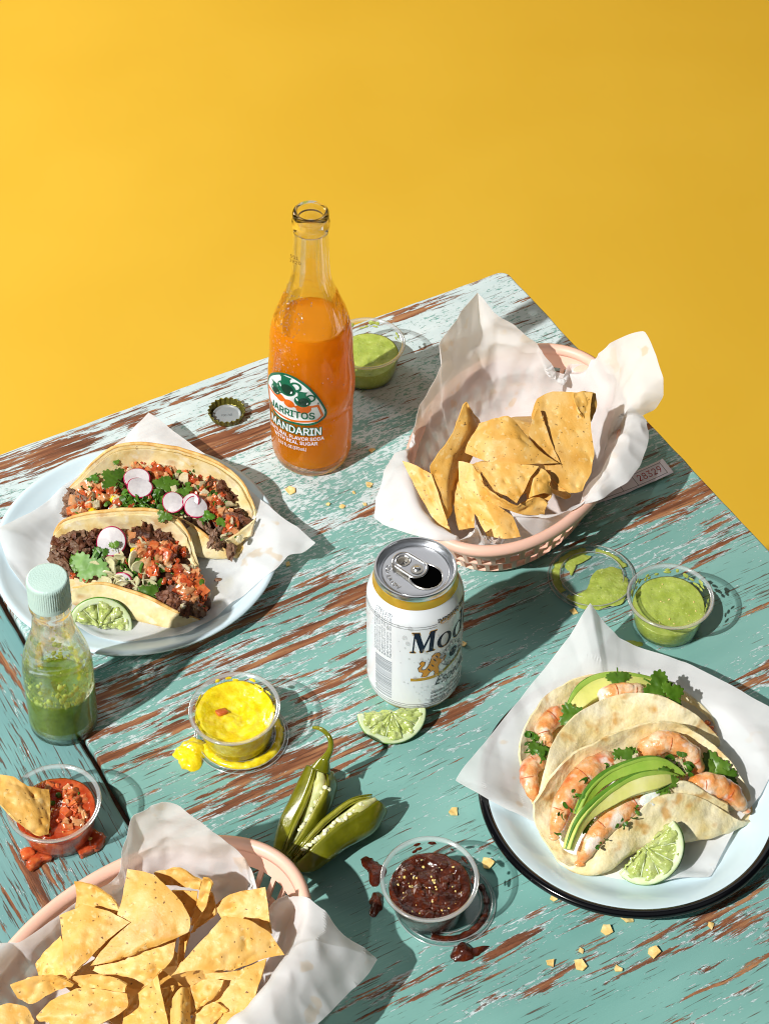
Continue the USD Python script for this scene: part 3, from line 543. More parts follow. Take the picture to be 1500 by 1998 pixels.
part(pr, 'plate', lathe(cr(np.array([(64.5, 3.5, 0), (72, 5, 0), (83, 11.5, 0), (92.5, 16.6, 0), (96.4, 17.6, 0), (94, 14.8, 0), (84, 8.6, 0), (73, 2, 0), (66, .3, 0), (0, .3, 0)]) / 1000, 70)[:, :2], 128, prc), 'enamel_blue')
part(pr, 'well', lathe(np.array([(0, 3.5), (60, 3.5), (64.6, 3.56), (64.6, 2.6), (0, 2.6)]) / 1000, 128, prc), 'enamel_white', smooth=40)
part(pr, 'black_rim', lathe(cr(np.array([(95.4, 17.3, 0), (96.8, 18.7, 0), (98.8, 19.3, 0), (100.9, 18.6, 0), (101.9, 16.8, 0), (101.4, 15.0, 0), (99.6, 14.2, 0), (97, 14.8, 0), (95.4, 17.3, 0)]) / 1000, 48)[:, :2], 128, prc), 'enamel_black')

# ---------------------------------------------------------------- oval baskets
food('pink_plastic', [(.3, 'EDBBA6'), (.7, 'F0C0AC')], 30, 2, .42, spec=.4, sss=.08, sc=.002)
BK = {}
def basket(label, c, ang, a=.1175, b=.0750):
    c = np.array([*c, 0.]); ca, sa = math.cos(ang), math.sin(ang)
    t = thing('plastic_basket', label, 'basket', c)
    def E(th, k, z, d=0):
        x, y = (a * k + d) * np.cos(th), (b * k + d) * np.sin(th); return np.stack([c[0] + ca * x - sa * y, c[1] + sa * x + ca * y, np.broadcast_to(z, np.shape(x))], -1)
    BK[label] = (c, ca, sa, a, b, E)
    n = 44 * 6; th = np.arange(n) * 2 * np.pi / n
    zs = np.array([2, 3.2, 6, 9, 12, 15, 18, 20.5, 23.5, 26.5, 29.5, 33, 38, 43, 46]) / 1000; ks = .80 + .185 * (zs - .002) / .044; ks[:2] -= [.03, .008]
    G = np.array([E(th, k, z) for k, z in zip(ks, zs)]); q = quads(len(zs), n, True).reshape(len(zs) - 1, n, 4)
    keep = np.ones((len(zs) - 1, n), bool); col = np.arange(n) % 6
    keep[2:6] &= ~((col >= 0) & (col < 4)); keep[7:11] &= ~(((col + 3) % 6 >= 0) & ((col + 3) % 6 < 4))
    V = G.reshape(-1, 3); F = tri(q[keep]); u, inv = np.unique(F, return_inverse=True)
    part(t, 'wall', solidify(V[u], inv.reshape(-1, 3), .0022, gnorm(G, True).reshape(-1, 3)[u]), 'pink_plastic', smooth=50)
    cs = [(-1.2, 44.5), (-1.0, 47.5), (.6, 49.4), (2.6, 49.8), (4.6, 48.8), (5.4, 46.4), (5.2, 43.6)]
    th2 = np.arange(160) * 2 * np.pi / 160
    G = np.array([E(th2, .965, z / 1000, d / 1000) for d, z in cs]); part(t, 'rim', sheet(G, -.0018, True), 'pink_plastic')
    v, f = polysheet(ell(0, 0, a * .775 * 1000, b * .775 * 1000, 0, 80), .012); part(t, 'floor', solidify(np.c_[c[0] + ca * v[:, 0] - sa * v[:, 1], c[1] + sa * v[:, 0] + ca * v[:, 1], np.full(len(v), .0022)], f, .002), 'pink_plastic', smooth=40)
    return t, E
bk1 = basket('pink oval basket of tortilla chips standing behind the can', (.1000, 1.1205), 1.149)
bk2 = basket('pink oval basket of tortilla chips in the near left corner', (-.1464, .6621), .760)

# ---------------------------------------------------------------- white greaseproof papers
N = {'g': ('geometry', {}), 'n': ('noise_texture', {'scale': 55, 'detail': 2}), 'mr': ('map_range', {'from_min': .63, 'from_max': .67, 'to_min': 0, 'to_max': .45, 'clamp': True}), 'n2': ('noise_texture', {'scale': 9, 'detail': 1}), 'm2': ('map_range', {'from_min': .45, 'from_max': .6, 'clamp': True}), 'mm': ('math', {'math_type': 'multiply'}),
     'c': ('mix', {'color1': lin('F8FAFD'), 'color2': lin('EBC27C')}), 'p': ('principled_bsdf', {'roughness': .5, 'specular_ior_level': .35}), 't': ('translucent_bsdf', {'color': lin('F8F5F0')}), 'x': ('mix_closure', {'fac': .42}), 'tr': ('transparent_bsdf', {}), 'y': ('mix_closure', {'fac': .32}),
     'bn': ('noise_texture', {'scale': 1400, 'detail': 2}), 'b': ('bump', {'strength': .12, 'distance': .0003})}
mat('greaseproof_paper', N, [('g.position', 'n.vector'), ('g.position', 'n2.vector'), ('n.fac', 'mr.value'), ('n2.fac', 'm2.value'), ('mr.result', 'mm.value1'), ('m2.result', 'mm.value2'), ('mm.value', 'c.fac'), ('c.color', 'p.base_color'), ('g.position', 'bn.vector'), ('bn.fac', 'b.height'), ('b.normal', 'p.normal'),
    ('p.BSDF', 'x.closure1'), ('t.BSDF', 'x.closure2'), ('x.closure', 'y.closure1'), ('tr.BSDF', 'y.closure2')], 'y.closure')
def basket_paper(key, outline, label, seed):
    c, ca, sa, a, b, E = BK[key]; n = 320
    O = cr(PP(outline), n, True); Oc = crd(PP(outline), n, True); O = .22 * O + .78 * Oc
    d = O[:, :2] - c[:2]; x, y = ca * d[:, 0] + sa * d[:, 1], -sa * d[:, 0] + ca * d[:, 1]
    th = np.arctan2(y / b, x / a); k = np.hypot(x / a, y / b)
    kr = np.minimum(.925, k * .96); zr = .047 + np.clip(k - .93, 0, 1) * .02; zr = np.where(k < .97, np.minimum(zr, O[:, 2] - .004), zr)
    rows = [np.repeat(c[None] + [0, 0, .0042], n, 0), E(th, .40, .0042), E(th, .72, .0050), E(th, np.minimum(.80, kr), .016), E(th, (.80 + kr) / 2, .032), E(th, kr, zr)]
    S = CubicSpline([0, .3, .6, .72, .84, 1.0, 1.25], np.array(rows + [O]), axis=0)
    t = np.r_[np.linspace(0, .6, 10), np.linspace(.63, 1.0, 24), np.linspace(1.012, 1.25, 30)]
    G = S(t); f = np.clip((t - .5) / .5, 0, 1)[:, None, None]
    w1 = meshkit.fbm(G * 26, 2, seed) - .5; w2 = .5 - np.abs(meshkit.fbm(G * 40 + 9, 2, seed + 3) - .5) * 4
    G = G + gnorm(G, True) * ((w1 * .007 + w2 * .0024)[..., None] * f)
    G = creases(G, seed, 110, .0060, .005, .016, True, f[..., 0])
    G[..., 2] = np.maximum(G[..., 2], .0036)
    return single('paper_liner', sheet(G, .00016, True), 'greaseproof_paper', label, 'paper', smooth=16)
basket_paper('pink oval basket of tortilla chips standing behind the can',
    [(931, 570, 104), (964, 607, 97), (1006, 634, 86), (1047, 669, 70), (1064, 696, 58), (1082, 723, 44), (1103, 731, 41), (1112, 712, 40), (1135, 712, 42), (1159, 706, 49), (1184, 672, 75), (1254, 645, 104), (1279, 696, 99), (1294, 738, 90), (1293, 771, 78), (1277, 796, 66), (1254, 810, 58), (1268, 837, 60), (1264, 866, 58), (1250, 907, 56), (1223, 942, 55), (1175, 973, 54), (1140, 988, 53), (1064, 1011, 50), (998, 1006, 50), (988, 1028, 44), (965, 1054, 46), (942, 1040, 56), (931, 1019, 62), (915, 1045, 50), (892, 1056, 49), (850, 1054, 52), (800, 1042, 48), (745, 1023, 39), (727, 1008, 36), (729, 969, 42), (741, 936, 48), (770, 887, 54), (803, 862, 55), (818, 829, 59), (816, 791, 68), (836, 763, 76), (859, 717, 88), (855, 672, 98), (874, 639, 104), (905, 600, 104)],
    'white greaseproof paper lining the pink basket behind the can', 3)
basket_paper('pink oval basket of tortilla chips in the near left corner',
    [(0, 1844, 55), (40, 1838, 55), (91, 1803, 55), (152, 1758, 55), (223, 1702, 58), (228, 1667, 67), (243, 1631, 78), (263, 1591, 90), (294, 1568, 98), (319, 1564, 100), (350, 1575, 96), (405, 1616, 82), (451, 1646, 66), (486, 1687, 50), (496, 1717, 43), (500, 1750, 38), (514, 1782, 38), (530, 1772, 44), (547, 1758, 51), (573, 1745, 57), (603, 1753, 60), (638, 1783, 56), (674, 1824, 48), (737, 1872, 34), (709, 1915, 36), (659, 1960, 40), (618, 1998, 44), (560, 2080, 50), (420, 2180, 52), (250, 2220, 52), (50, 2180, 52), (-100, 2080, 52), (-120, 1950, 54), (-60, 1880, 55)],
    'white greaseproof paper lining the near left pink basket', 7)
def plate_paper(outline, c, f, R, label, seed):
    n = 300; O = .15 * cr(PP(outline), n, True) + .85 * crd(PP(outline), n, True); t = np.linspace(0, 1, 48)[:, None, None]
    G = c + (O - c) * t; r = np.hypot(G[..., 0] - c[0], G[..., 1] - c[1]); ro = np.hypot(O[:, 0] - c[0], O[:, 1] - c[1])
    z = f(np.minimum(r, R)) + .0009; w = np.clip((r - .055) / np.maximum(ro - .055, .01), 0, 1) ** 1.5
    G[..., 2] = np.maximum(z, z * (1 - w) + O[None, :, 2] * w)
    w2 = .5 - np.abs(meshkit.fbm(G * 22 + 5, 2, seed) - .5) * 4; w1 = meshkit.fbm(G * 30, 2, seed + 1) - .5
    G[..., 2] += np.maximum(0, (w2 * .0024 + w1 * .004)) * np.clip((r - .03) / .04, 0, 1)
    H = creases(G, seed, 110, .0048, .005, .016, True, np.clip((r - .035) / .04, 0, 1)); G[..., 2] = np.maximum(H[..., 2], z)
    return single('paper_sheet', sheet(G, .00016, True), 'greaseproof_paper', label, 'paper', smooth=16)
plate_paper([(290, 806, 26), (330, 835, 24), (400, 885, 22), (505, 972, 21), (560, 1018, 22), (616, 1059, 20), (589, 1079, 19), (563, 1086, 18), (538, 1117, 16), (512, 1134, 15), (482, 1164, 12), (427, 1211, 9), (371, 1247, 9), (316, 1255, 8), (240, 1262, 9), (180, 1250, 8), (120, 1225, 8), (60, 1165, 9), (20, 1110, 13), (-6, 1040, 22), (60, 1000, 14), (128, 955, 10), (180, 915, 10), (240, 862, 18), (270, 828, 24)], plc + [0, 0, .0042], PL, .1065, 'white paper sheet under the beef tacos on the blue plate', 21)
plate_paper([(1151, 1177, 46), (1169, 1205, 36), (1207, 1249, 27), (1252, 1264, 25), (1335, 1292, 25), (1417, 1334, 25), (1500, 1379, 25), (1545, 1402, 24), (1530, 1460, 22), (1500, 1520, 18), (1483, 1553, 16), (1440, 1610, 10), (1405, 1673, 9), (1384, 1714, 11), (1335, 1717, 8), (1293, 1720, 9), (1244, 1710, 7), (1202, 1689, 6), (1140, 1650, 6), (1080, 1612, 7), (1037, 1602, 9), (1004, 1586, 14), (950, 1561, 21), (888, 1524, 23), (935, 1462, 21), (983, 1400, 22), (1045, 1325, 24), (1111, 1243, 34), (1135, 1200, 43)], prc + [0, 0, .0035], PR, .1015, 'white paper sheet under the shrimp tacos on the black-rimmed plate', 25)

# ---------------------------------------------------------------- tortilla chips
food('tortilla_chip', [(.28, 'E3A844'), (.5, 'EDBB60'), (.72, 'F4CE84')], 70, 5, .5, bump=(520, .35, .0007), spots=[('F6E2A8', 230, .62, .70, .5), ('5E3A16', 420, .68, .72, .85), ('CE9538', 45, .58, .72, .6)], transl=.12, trc='E8962C', var=.10)
CHIPN = [0]
def chipmesh(rows, seed, n=34, thick=.0013, bub=1.0, wav=1.0, flat=.0):
    if len(rows[0][0]) == 3 and abs(rows[0][0][1]) > 3:
        A = np.array([P(*q) for w in rows for q in w]); m = np.c_[A[:, :2], np.ones(len(A))]; co = np.linalg.lstsq(m, A[:, 2], rcond=None)[0]; z = (m @ co) * 1000; it = iter(z)
        rows = [[(q[0], q[1], q[2] * (1 - flat) + next(it) * flat) for q in w] for w in rows]
    G = loft(rows, n, n); R_ = np.array([crd(PP(w) if abs(w[0][1]) > 3 else w, n) for w in rows]); t_ = np.linspace(0, len(rows) - 1, n); i_ = np.minimum(t_.astype(int), len(rows) - 2); w_ = (t_ - i_)[:, None, None]; G = .45 * G + .55 * (R_[i_] * (1 - w_) + R_[i_ + 1] * w_); r = rng(seed); N = gnorm(G); L = max(np.ptp(G[..., k]) for k in range(3))
    d = np.zeros(G.shape[:2])
    for k in range(int(26 * bub)):
        p = G[r.integers(1, n - 1), r.integers(1, n - 1)]; s = r.uniform(.0014, .0027); d += r.uniform(.0004, .0010) * np.exp(-((np.linalg.norm(G - p, axis=2) / s) ** 2))
    d += (meshkit.fbm(G * 45 + seed, 2, seed) - .5) * .0012 * wav
    # ragged, broken edges
    e = (meshkit.fbm(G * 160 + seed * 3, 2, seed + 5) - .5) * .0016; ctr = G.mean((0, 1)); out = G - ctr; out /= np.linalg.norm(out, axis=2, keepdims=True) + 1e-9
    edge = np.zeros((n, n)); edge[0] = edge[-1] = 1; edge[:, 0] = edge[:, -1] = 1
    return sheet(G + N * d[..., None] + out * (e * edge)[..., None], thick)
def chip(rows, label, group=None, **kw):
    CHIPN[0] += 1; kw.setdefault('flat', .6 if 'tallest' in label or 'tongue' in label else .12 if 'arching' in label or 'upright pointed' in label else .0 if 'far basket' in label and 'leftmost' not in label else .15 if any(w in label for w in ('curl', 'roll', 'twist', 'folded', 'buried')) else .42)
    return single('tortilla_chip', chipmesh(rows, 100 + CHIPN[0], **kw), 'tortilla_chip', label, 'chip', group, smooth=42)
NF = 'near left basket'
for rows, l in [
    ([[(145, 1723, 74), (180, 1727, 74), (215, 1752, 72)], [(150, 1748, 66), (195, 1760, 68), (236, 1778, 68)], [(147, 1775, 58), (200, 1790, 60), (250, 1794, 64)]], 'curled chip poking up at the far left of the near basket'),
    ([[(117, 1788, 68), (165, 1768, 74), (210, 1778, 76), (255, 1800, 74)], [(122, 1830, 64), (155, 1830, 70), (215, 1830, 68)], [(130, 1908, 60), (133, 1912, 60), (142, 1904, 60)]], 'blistered triangular chip lying topmost on the left of the near basket'),
    ([[(249, 1697, 84), (277, 1700, 86), (303, 1709, 86)], [(236, 1765, 76), (300, 1765, 84), (356, 1762, 82)], [(215, 1820, 67), (290, 1830, 73), (374, 1812, 75)], [(176, 1886, 58), (200, 1881, 59), (245, 1868, 61)]], 'largest rounded chip standing in the middle of the near basket'),
    ([[(173, 1891, 51), (250, 1864, 59), (344, 1827, 66)], [(215, 1909, 50), (265, 1890, 60), (338, 1868, 62)], [(252, 1927, 48), (275, 1931, 48), (313, 1898, 54)]], 'chip with a bubbled face just below the largest chip of the near basket'),
    ([[(437, 1788, 79), (485, 1796, 79), (526, 1821, 72), (556, 1864, 62)], [(388, 1842, 70), (440, 1848, 76), (490, 1860, 68), (522, 1868, 60)], [(334, 1905, 60), (375, 1894, 64), (410, 1893, 64), (452, 1895, 62)]], 'wide flat chip on the right of the near basket with a wavy lower edge'),
    ([[(416, 1770, 66), (449, 1746, 72), (518, 1731, 74)], [(430, 1790, 60), (465, 1780, 66), (524, 1778, 68)], [(445, 1815, 54), (480, 1815, 58), (530, 1822, 62)]], 'square-cornered chip behind the wide flat chip of the near basket'),
    ([[(300, 1703, 74), (350, 1695, 82), (393, 1722, 78)], [(315, 1728, 68), (350, 1730, 72), (390, 1738, 70)]], 'furthest back chip of the near basket leaning on the paper'),
    ([[(396, 1712, 90), (405, 1716, 90), (414, 1726, 88)], [(385, 1758, 76), (394, 1764, 75), (402, 1768, 74)], [(371, 1806, 60), (375, 1808, 59), (379, 1806, 58)]], 'narrow chip standing on edge beside the largest chip of the near basket'),
    ([[(334, 1738, 74), (386, 1740, 76)], [(348, 1765, 70), (382, 1768, 70)], [(362, 1790, 62), (374, 1792, 62)]], 'shaded chip tucked behind the largest chip of the near basket'),
    ([[(400, 1745, 70), (412, 1741, 73), (421, 1785, 64)], [(385, 1790, 60), (398, 1785, 62), (408, 1796, 58)], [(372, 1822, 54), (380, 1818, 55), (388, 1812, 55)]], 'brown shaded chip between the narrow chip and the wide chip of the near basket'),
    ([[(350, 1826, 62), (371, 1817, 65)], [(347, 1868, 56), (360, 1862, 56)], [(348, 1902, 48), (353, 1899, 48)]], 'chip hanging edgewise under the largest chip of the near basket'),
    ([[(119, 1826, 60), (126, 1860, 60), (132, 1910, 57)], [(90, 1855, 55), (100, 1880, 56), (112, 1910, 54)], [(70, 1882, 50), (71, 1893, 50), (76, 1905, 50)]], 'chip half hidden at the left beneath the topmost triangular chip'),
    ([[(19, 1922, 58), (66, 1905, 63), (110, 1905, 63), (144, 1921, 58)], [(34, 1948, 52), (58, 1960, 50), (95, 1942, 54), (141, 1925, 56)]], 'long folded chip at the left front of the near basket'),
    ([[(125, 1910, 58), (180, 1903, 63), (235, 1913, 65), (248, 1922, 62)], [(140, 1922, 54), (170, 1931, 55), (210, 1936, 57), (243, 1939, 58)]], 'thin chip lying across the front of the near basket'),
    ([[(99, 1955, 52), (150, 1930, 58), (248, 1940, 60)], [(70, 1986, 48), (150, 1985, 56), (246, 1970, 58)], [(75, 1992, 46), (150, 2010, 48), (200, 1998, 52)]], 'broad smooth chip at the front left of the near basket'),
    ([[(-30, 1975, 52), (20, 1958, 56), (52, 1966, 54), (66, 1992, 50)], [(-40, 2040, 44), (0, 2050, 46), (40, 2050, 46), (60, 2040, 44)]], 'bubbly chip cut off by the lower left corner of the picture'),
    ([[(262, 1950, 50), (285, 1925, 55), (308, 1904, 58)], [(240, 1990, 46), (290, 1990, 52), (325, 1985, 52)], [(240, 2040, 44), (290, 2040, 46), (335, 2040, 48)]], 'pointed chip in the middle of the front of the near basket'),
    ([[(338, 1950, 54), (355, 1928, 59), (369, 1928, 54)], [(330, 2000, 48), (352, 1998, 57), (371, 1998, 48)], [(328, 2050, 44), (352, 2050, 52), (372, 2050, 44)]], 'rolled chip standing at the front of the near basket'),
    ([[(372, 1925, 54), (395, 1913, 58), (437, 1913, 60)], [(370, 1950, 50), (395, 1950, 55), (428, 1936, 56)], [(371, 1982, 46), (380, 1978, 46), (390, 1972, 46)]], 'small rounded chip below the wide flat chip of the near basket'),
    ([[(360, 2000, 44), (400, 1965, 50), (418, 1956, 53), (446, 1973, 50)], [(370, 2030, 42), (390, 2030, 44), (410, 2005, 46), (430, 1985, 46)]], 'lowest small broken chip right of the rolled chip'),
    ([[(400, 1900, 52), (450, 1898, 57), (520, 1872, 60)], [(410, 1940, 46), (455, 1935, 54), (505, 1925, 56)], [(420, 2000, 42), (450, 1990, 47), (483, 1988, 50)], [(430, 2050, 40), (450, 2050, 42), (470, 2050, 46)]], 'big speckled chip at the right front of the near basket'),
    ([[(316, 1930, 50), (339, 1925, 52)], [(318, 1970, 44), (328, 1960, 44)]], 'sliver of chip left of the rolled chip')]: chip(rows, l)
for rows, l in [
    ([[(785, 899, 74), (812, 908, 74), (842, 925, 70)], [(815, 960, 58), (840, 972, 61), (862, 985, 58)], [(862, 1040, 44), (872, 1043, 44), (883, 1049, 42)]], 'leftmost chip of the far basket leaning on its paper'),
    ([[(903, 790, 108), (909, 785, 109), (914, 795, 106)], [(880, 850, 90), (908, 842, 90), (944, 842, 66)], [(838, 912, 74), (878, 900, 74), (904, 920, 48)], [(850, 950, 63), (870, 956, 60), (884, 970, 44)], [(866, 1015, 50), (872, 1012, 48), (880, 1000, 46)]], 'tall twisted chip with a sharp tip at the left of the far basket'),
    ([[(936, 826, 92), (960, 818, 97), (990, 812, 99), (1014, 836, 94)], [(912, 866, 80), (960, 862, 92), (1010, 862, 94), (1052, 880, 86)], [(908, 884, 76), (950, 900, 80), (1010, 906, 80), (1089, 903, 76)]], 'bubbled chip arching across the top middle of the far basket'),
    ([[(927, 902, 84), (985, 902, 88), (1051, 910, 83)], [(945, 930, 80), (990, 935, 86), (1037, 930, 80)], [(965, 958, 72), (990, 970, 74), (1008, 982, 68)]], 'smooth tongue-shaped chip in front in the far basket'),
    ([[(1027, 936, 74), (1038, 917, 80), (1058, 914, 81), (1074, 930, 76), (1066, 948, 68), (1042, 952, 66)], [(1028, 975, 62), (1040, 968, 70), (1060, 962, 70), (1077, 966, 63), (1066, 982, 56), (1040, 988, 56)]], 'tightly curled chip at the front right of the far basket'),
    ([[(935, 946, 66), (975, 972, 68), (1010, 988, 64), (1045, 970, 67), (1067, 984, 62)], [(945, 970, 58), (985, 992, 58), (1020, 1003, 54), (1048, 1004, 52), (1060, 1002, 50)]], 'curled chip lowest in the front of the far basket'),
    ([[(895, 900, 74), (920, 905, 75), (935, 930, 70)], [(898, 950, 62), (935, 965, 62), (970, 985, 56)], [(930, 1010, 48), (960, 1010, 52), (1000, 1010, 48)], [(950, 1046, 42), (985, 1052, 42), (1014, 1048, 40)]], 'steep chip sliding down to the front edge of the far basket'),
    ([[(880, 905, 60), (905, 915, 60)], [(885, 985, 48), (925, 990, 48)], [(895, 1035, 40), (925, 1030, 40)]], 'dark shaded chip beneath the tall twisted chip'),
    ([[(1046, 800, 100), (1052, 799, 102), (1058, 812, 99)], [(1031, 850, 88), (1055, 850, 90), (1075, 862, 86)], [(1058, 900, 74), (1078, 905, 76), (1098, 915, 72)], [(1078, 955, 60), (1098, 959, 60), (1122, 957, 58)]], 'upright pointed chip in front of the tallest chip of the far basket'),
    ([[(1048, 778, 100), (1078, 763, 105), (1117, 766, 105), (1156, 765, 98)], [(1037, 812, 92), (1080, 812, 98), (1120, 815, 98), (1150, 812, 92)], [(1060, 880, 80), (1100, 875, 86), (1140, 862, 84), (1159, 880, 78)], [(1080, 940, 64), (1110, 940, 68), (1150, 928, 66)], [(1110, 962, 56), (1122, 963, 56), (1136, 957, 56)]], 'tallest broad chip at the right of the far basket'),
    ([[(1117, 767, 104), (1140, 762, 104), (1160, 768, 98)], [(1122, 790, 100), (1145, 790, 98), (1163, 795, 92)], [(1132, 806, 97), (1143, 824, 88), (1150, 826, 84)]], 'curled-over corner chip at the top right of the far basket')]: chip(rows, l)
r_ = rng(77)
for key, n, lab in [('pink oval basket of tortilla chips standing behind the can', 5, 'chip mostly buried beneath the others in the far basket'), ('pink oval basket of tortilla chips in the near left corner', 9, 'chip mostly buried beneath the others in the near basket')]:
    E = BK[key][5]
    for k in range(n):
        th = r_.uniform(0, 6.28); p = E(np.array(th), r_.uniform(.05, .48), .013 + k * .0028); a0 = r_.uniform(0, 6.28); R = frame(math.degrees(a0), r_.uniform(5, 22), r_.uniform(0, 360))
        q = lambda x, y, z: p + R @ np.array([x, y, z])
        chip([[q(-.024, .020, 0), q(0, .027, .004), q(.024, .020, 0)], [q(-.013, 0, .002), q(0, 0, .007), q(.013, 0, .002)], [q(-.003, -.024, 0), q(0, -.026, .002), q(.003, -.024, 0)]], lab, 'buried chips of the ' + ('far' if n == 5 else 'near') + ' basket', n=18)

# ---------------------------------------------------------------- portion cups, their lids and sauces
food('green_salsa', [(.3, '93A440'), (.55, 'A4B452'), (.75, 'B6C268')], 130, 4, .24, sss=.2, rad=(.7, 1, .3), sc=.003, bump=(420, .5, .0012), spots=[('C9D48A', 520, .66, .72, .7), ('4A6A1C', 300, .72, .76, .7)])
food('yellow_salsa', [(.3, 'DDBA0C'), (.52, 'EED520'), (.75, 'F5E65A')], 170, 4, .2, sss=.22, rad=(1, .8, .2), sc=.003, bump=(260, .5, .0014), coat=.5)
food('brown_salsa', [(.3, '2E120A'), (.55, '4A1D0E'), (.75, '6E2E12')], 150, 5, .12, sss=.1, rad=(1, .3, .1), sc=.002, bump=(330, .7, .0016), spec=.7, coat=.5)
food('red_salsa', [(.3, '962E12'), (.55, 'BA4A26'), (.75, 'D4763E')], 130, 4, .18, sss=.25, rad=(1, .35, .15), sc=.004, bump=(300, .5, .0012), spec=.6, coat=.4)
food('tomato_dice', [(.3, 'C64A22'), (.55, 'D86A36'), (.75, 'E69A60')], 160, 4, .28, sss=.2, rad=(1, .35, .2), sc=.003, bump=(420, .5, .0008), coat=.35, var=.25)
food('tomato_pale', [(.3, 'D07A48'), (.55, 'DD9A68'), (.75, 'E6B78E')], 160, 4, .26, sss=.25, rad=(1, .4, .2), sc=.003, bump=(420, .5, .0008), coat=.35, var=.2)
food('salsa_seed', [(.3, 'E0B85A'), (.7, 'EAD08A')], 200, 2, .3, sss=.2, sc=.001)
food('herb_bit', [(.3, '2C5A12'), (.7, '5A8A24')], 200, 3, .4, transl=.2, var=.25)
def rimr(z): return np.interp(z, [0, .031], [.0232, .0284])
def cup(label, px, py, z0=0, tilt=0, taz=0, group=None):
    c = P(px, py, z0 * 1000 + 33); R = frame(0, tilt, taz); c = c - R @ np.array([0, 0, .033])
    t = thing('portion_cup', label, 'sauce cup', c, group)
    pr_ = np.array([(0, 1.3), (16, 1.3), (18, .5), (22.4, .1), (23.3, .9), (24, 4.4), (28.2, 28.5), (28.7, 30.4), (30.3, 30.8), (31.2, 31.6), (31.3, 32.6), (30.6, 33.2), (29.4, 33.0), (28.5, 32.2), (28.2, 31.2), (27.7, 28.5), (23.5, 4.6), (22.6, 1.4), (16.4, 1.8), (0, 1.9)]) / 1000
    part(t, 'cup', lathe(pr_, 72, c, R), 'clear_plastic', smooth=50)
    part(t, 'rim', lathe(np.array([(28.75, 30.6), (30.3, 30.9), (31.25, 31.6), (31.45, 32.6), (30.7, 33.35), (29.4, 33.15), (28.4, 32.3)]) / 1000, 72, c, R), 'frosted_plastic')
    return t, c, R
def content(t, c, R, m, name, lv, amp, freq, seed, shape=None, slope=(0, 0)):
    n = 44; rr = np.linspace(0, 1, 26); a = np.arange(n) * 2 * np.pi / n; rad = rimr(lv) - .00075
    x, y = rad * rr[:, None] * np.cos(a), rad * rr[:, None] * np.sin(a)
    q = np.stack([x, y, np.full_like(x, seed * .3)], -1)
    z = lv + (meshkit.fbm(q * freq, 4, seed) - .5) * 2 * amp * (1 - .5 * rr[:, None] ** 6) + slope[0] * x + slope[1] * y
    if shape: z = z + shape(x, y)
    z = np.minimum(z, .0318)
    k = (rimr(z) - .0007) / rad; G = np.stack([x * k, y * k, z], -1)
    w = [np.stack([(rimr(zz) - .0007) * np.cos(a), (rimr(zz) - .0007) * np.sin(a), zz], -1) for zz in (G[-1][:, 2] * .66 + .0007, G[-1][:, 2] * .33 + .0014)]
    b = [np.stack([.0222 * np.cos(a), .0222 * np.sin(a), np.full(n, .0022)], -1), np.stack([.0001 * np.cos(a), .0001 * np.sin(a), np.full(n, .0022)], -1)]
    G = np.concatenate([G, np.array(w + b)]); V = G.reshape(-1, 3) @ R.T + c
    part(t, name, (V, tri(quads(len(G), n, True))[:, ::-1]), m)
    return lambda u, v: c + R @ np.array([u, v, np.interp(math.hypot(u, v), rad * rr, z[:, int((math.atan2(v, u) % (2 * math.pi)) / (2 * math.pi) * n) % n])])
def smear(t, c, R, m, seed, n, h0, h1, a0=0, a1=360, s=1.0, name='smear'):
    """Streaks left on the inside of the cup's wall."""
    r = rng(seed); ms = []
    for k in range(n):
        a = math.radians(r.uniform(a0, a1)); z = r.uniform(h0, h1); q = rot([0, 0, 1], math.degrees(a)); v, f = blob((0, 0, 0), (.0005, r.uniform(.001, .003) * s, r.uniform(.0008, .002) * s), None, k + seed, .45, 1.8, 2)
        ms.append(((v @ q.T + [(rimr(z) - .0009) * math.cos(a), (rimr(z) - .0009) * math.sin(a), z]) @ R.T + c, f))
    part(t, name, cat(ms), m, kind='stuff')
def bits(par, at, m, name, seed, n, size, rad=.021, amp=.25, flat=1.0, lift=.2):
    r = rng(seed)
    for k in range(n):
        d, a = rad * math.sqrt(r.uniform()), r.uniform(0, 6.28); s = size * r.uniform(.6, 1.3); p = at(d * math.cos(a), d * math.sin(a)) + [0, 0, s * lift]
        S = (s, s * r.uniform(.6, 1), s * flat * r.uniform(.5, .9)); R = rrot(r) if flat > .5 else frame(r.uniform(0, 360)); part(par, name, dice(p, np.array(S) * .8, R, k + seed, .22, .3) if 'tomato' in name else blob(p, S, R, k + seed, amp, 1.5, 1), m, smooth=40)
t, c, R = cup('clear cup of green salsa standing behind the orange soda bottle', 715, 668)
content(t, c, R, 'green_salsa', 'green_salsa', .019, .0012, 130, 1, None, (.05, .05)); smear(t, c, R, 'green_salsa', 5, 14, .024, .031, 20, 160)
t, c, R = cup('clear cup of green salsa standing right of its loose lid', 1308, 1162)
at = content(t, c, R, 'green_salsa', 'green_salsa', .021, .0012, 130, 2, None, (.02, .12)); smear(t, c, R, 'green_salsa', 6, 18, .025, .031, 30, 170); smear(t, c, R, 'green_salsa', 7, 8, .022, .030, -30, 60)
bits(t, at, 'salsa_seed', 'seed', 3, 12, .0008)
t, c, R = cup('clear cup of chunky yellow salsa standing on its lid', 457, 1381, .0028, 3, 200)
cr_ = lambda x, y: .0055 * (np.clip(np.hypot(x - .003, y + .001) / .022, 0, 1.15) ** 2 - .6)
at = content(t, c, R, 'yellow_salsa', 'yellow_salsa', .0235, .0036, 85, 3, cr_, (-.05, .02)); smear(t, c, R, 'yellow_salsa', 8, 34, .024, .032)
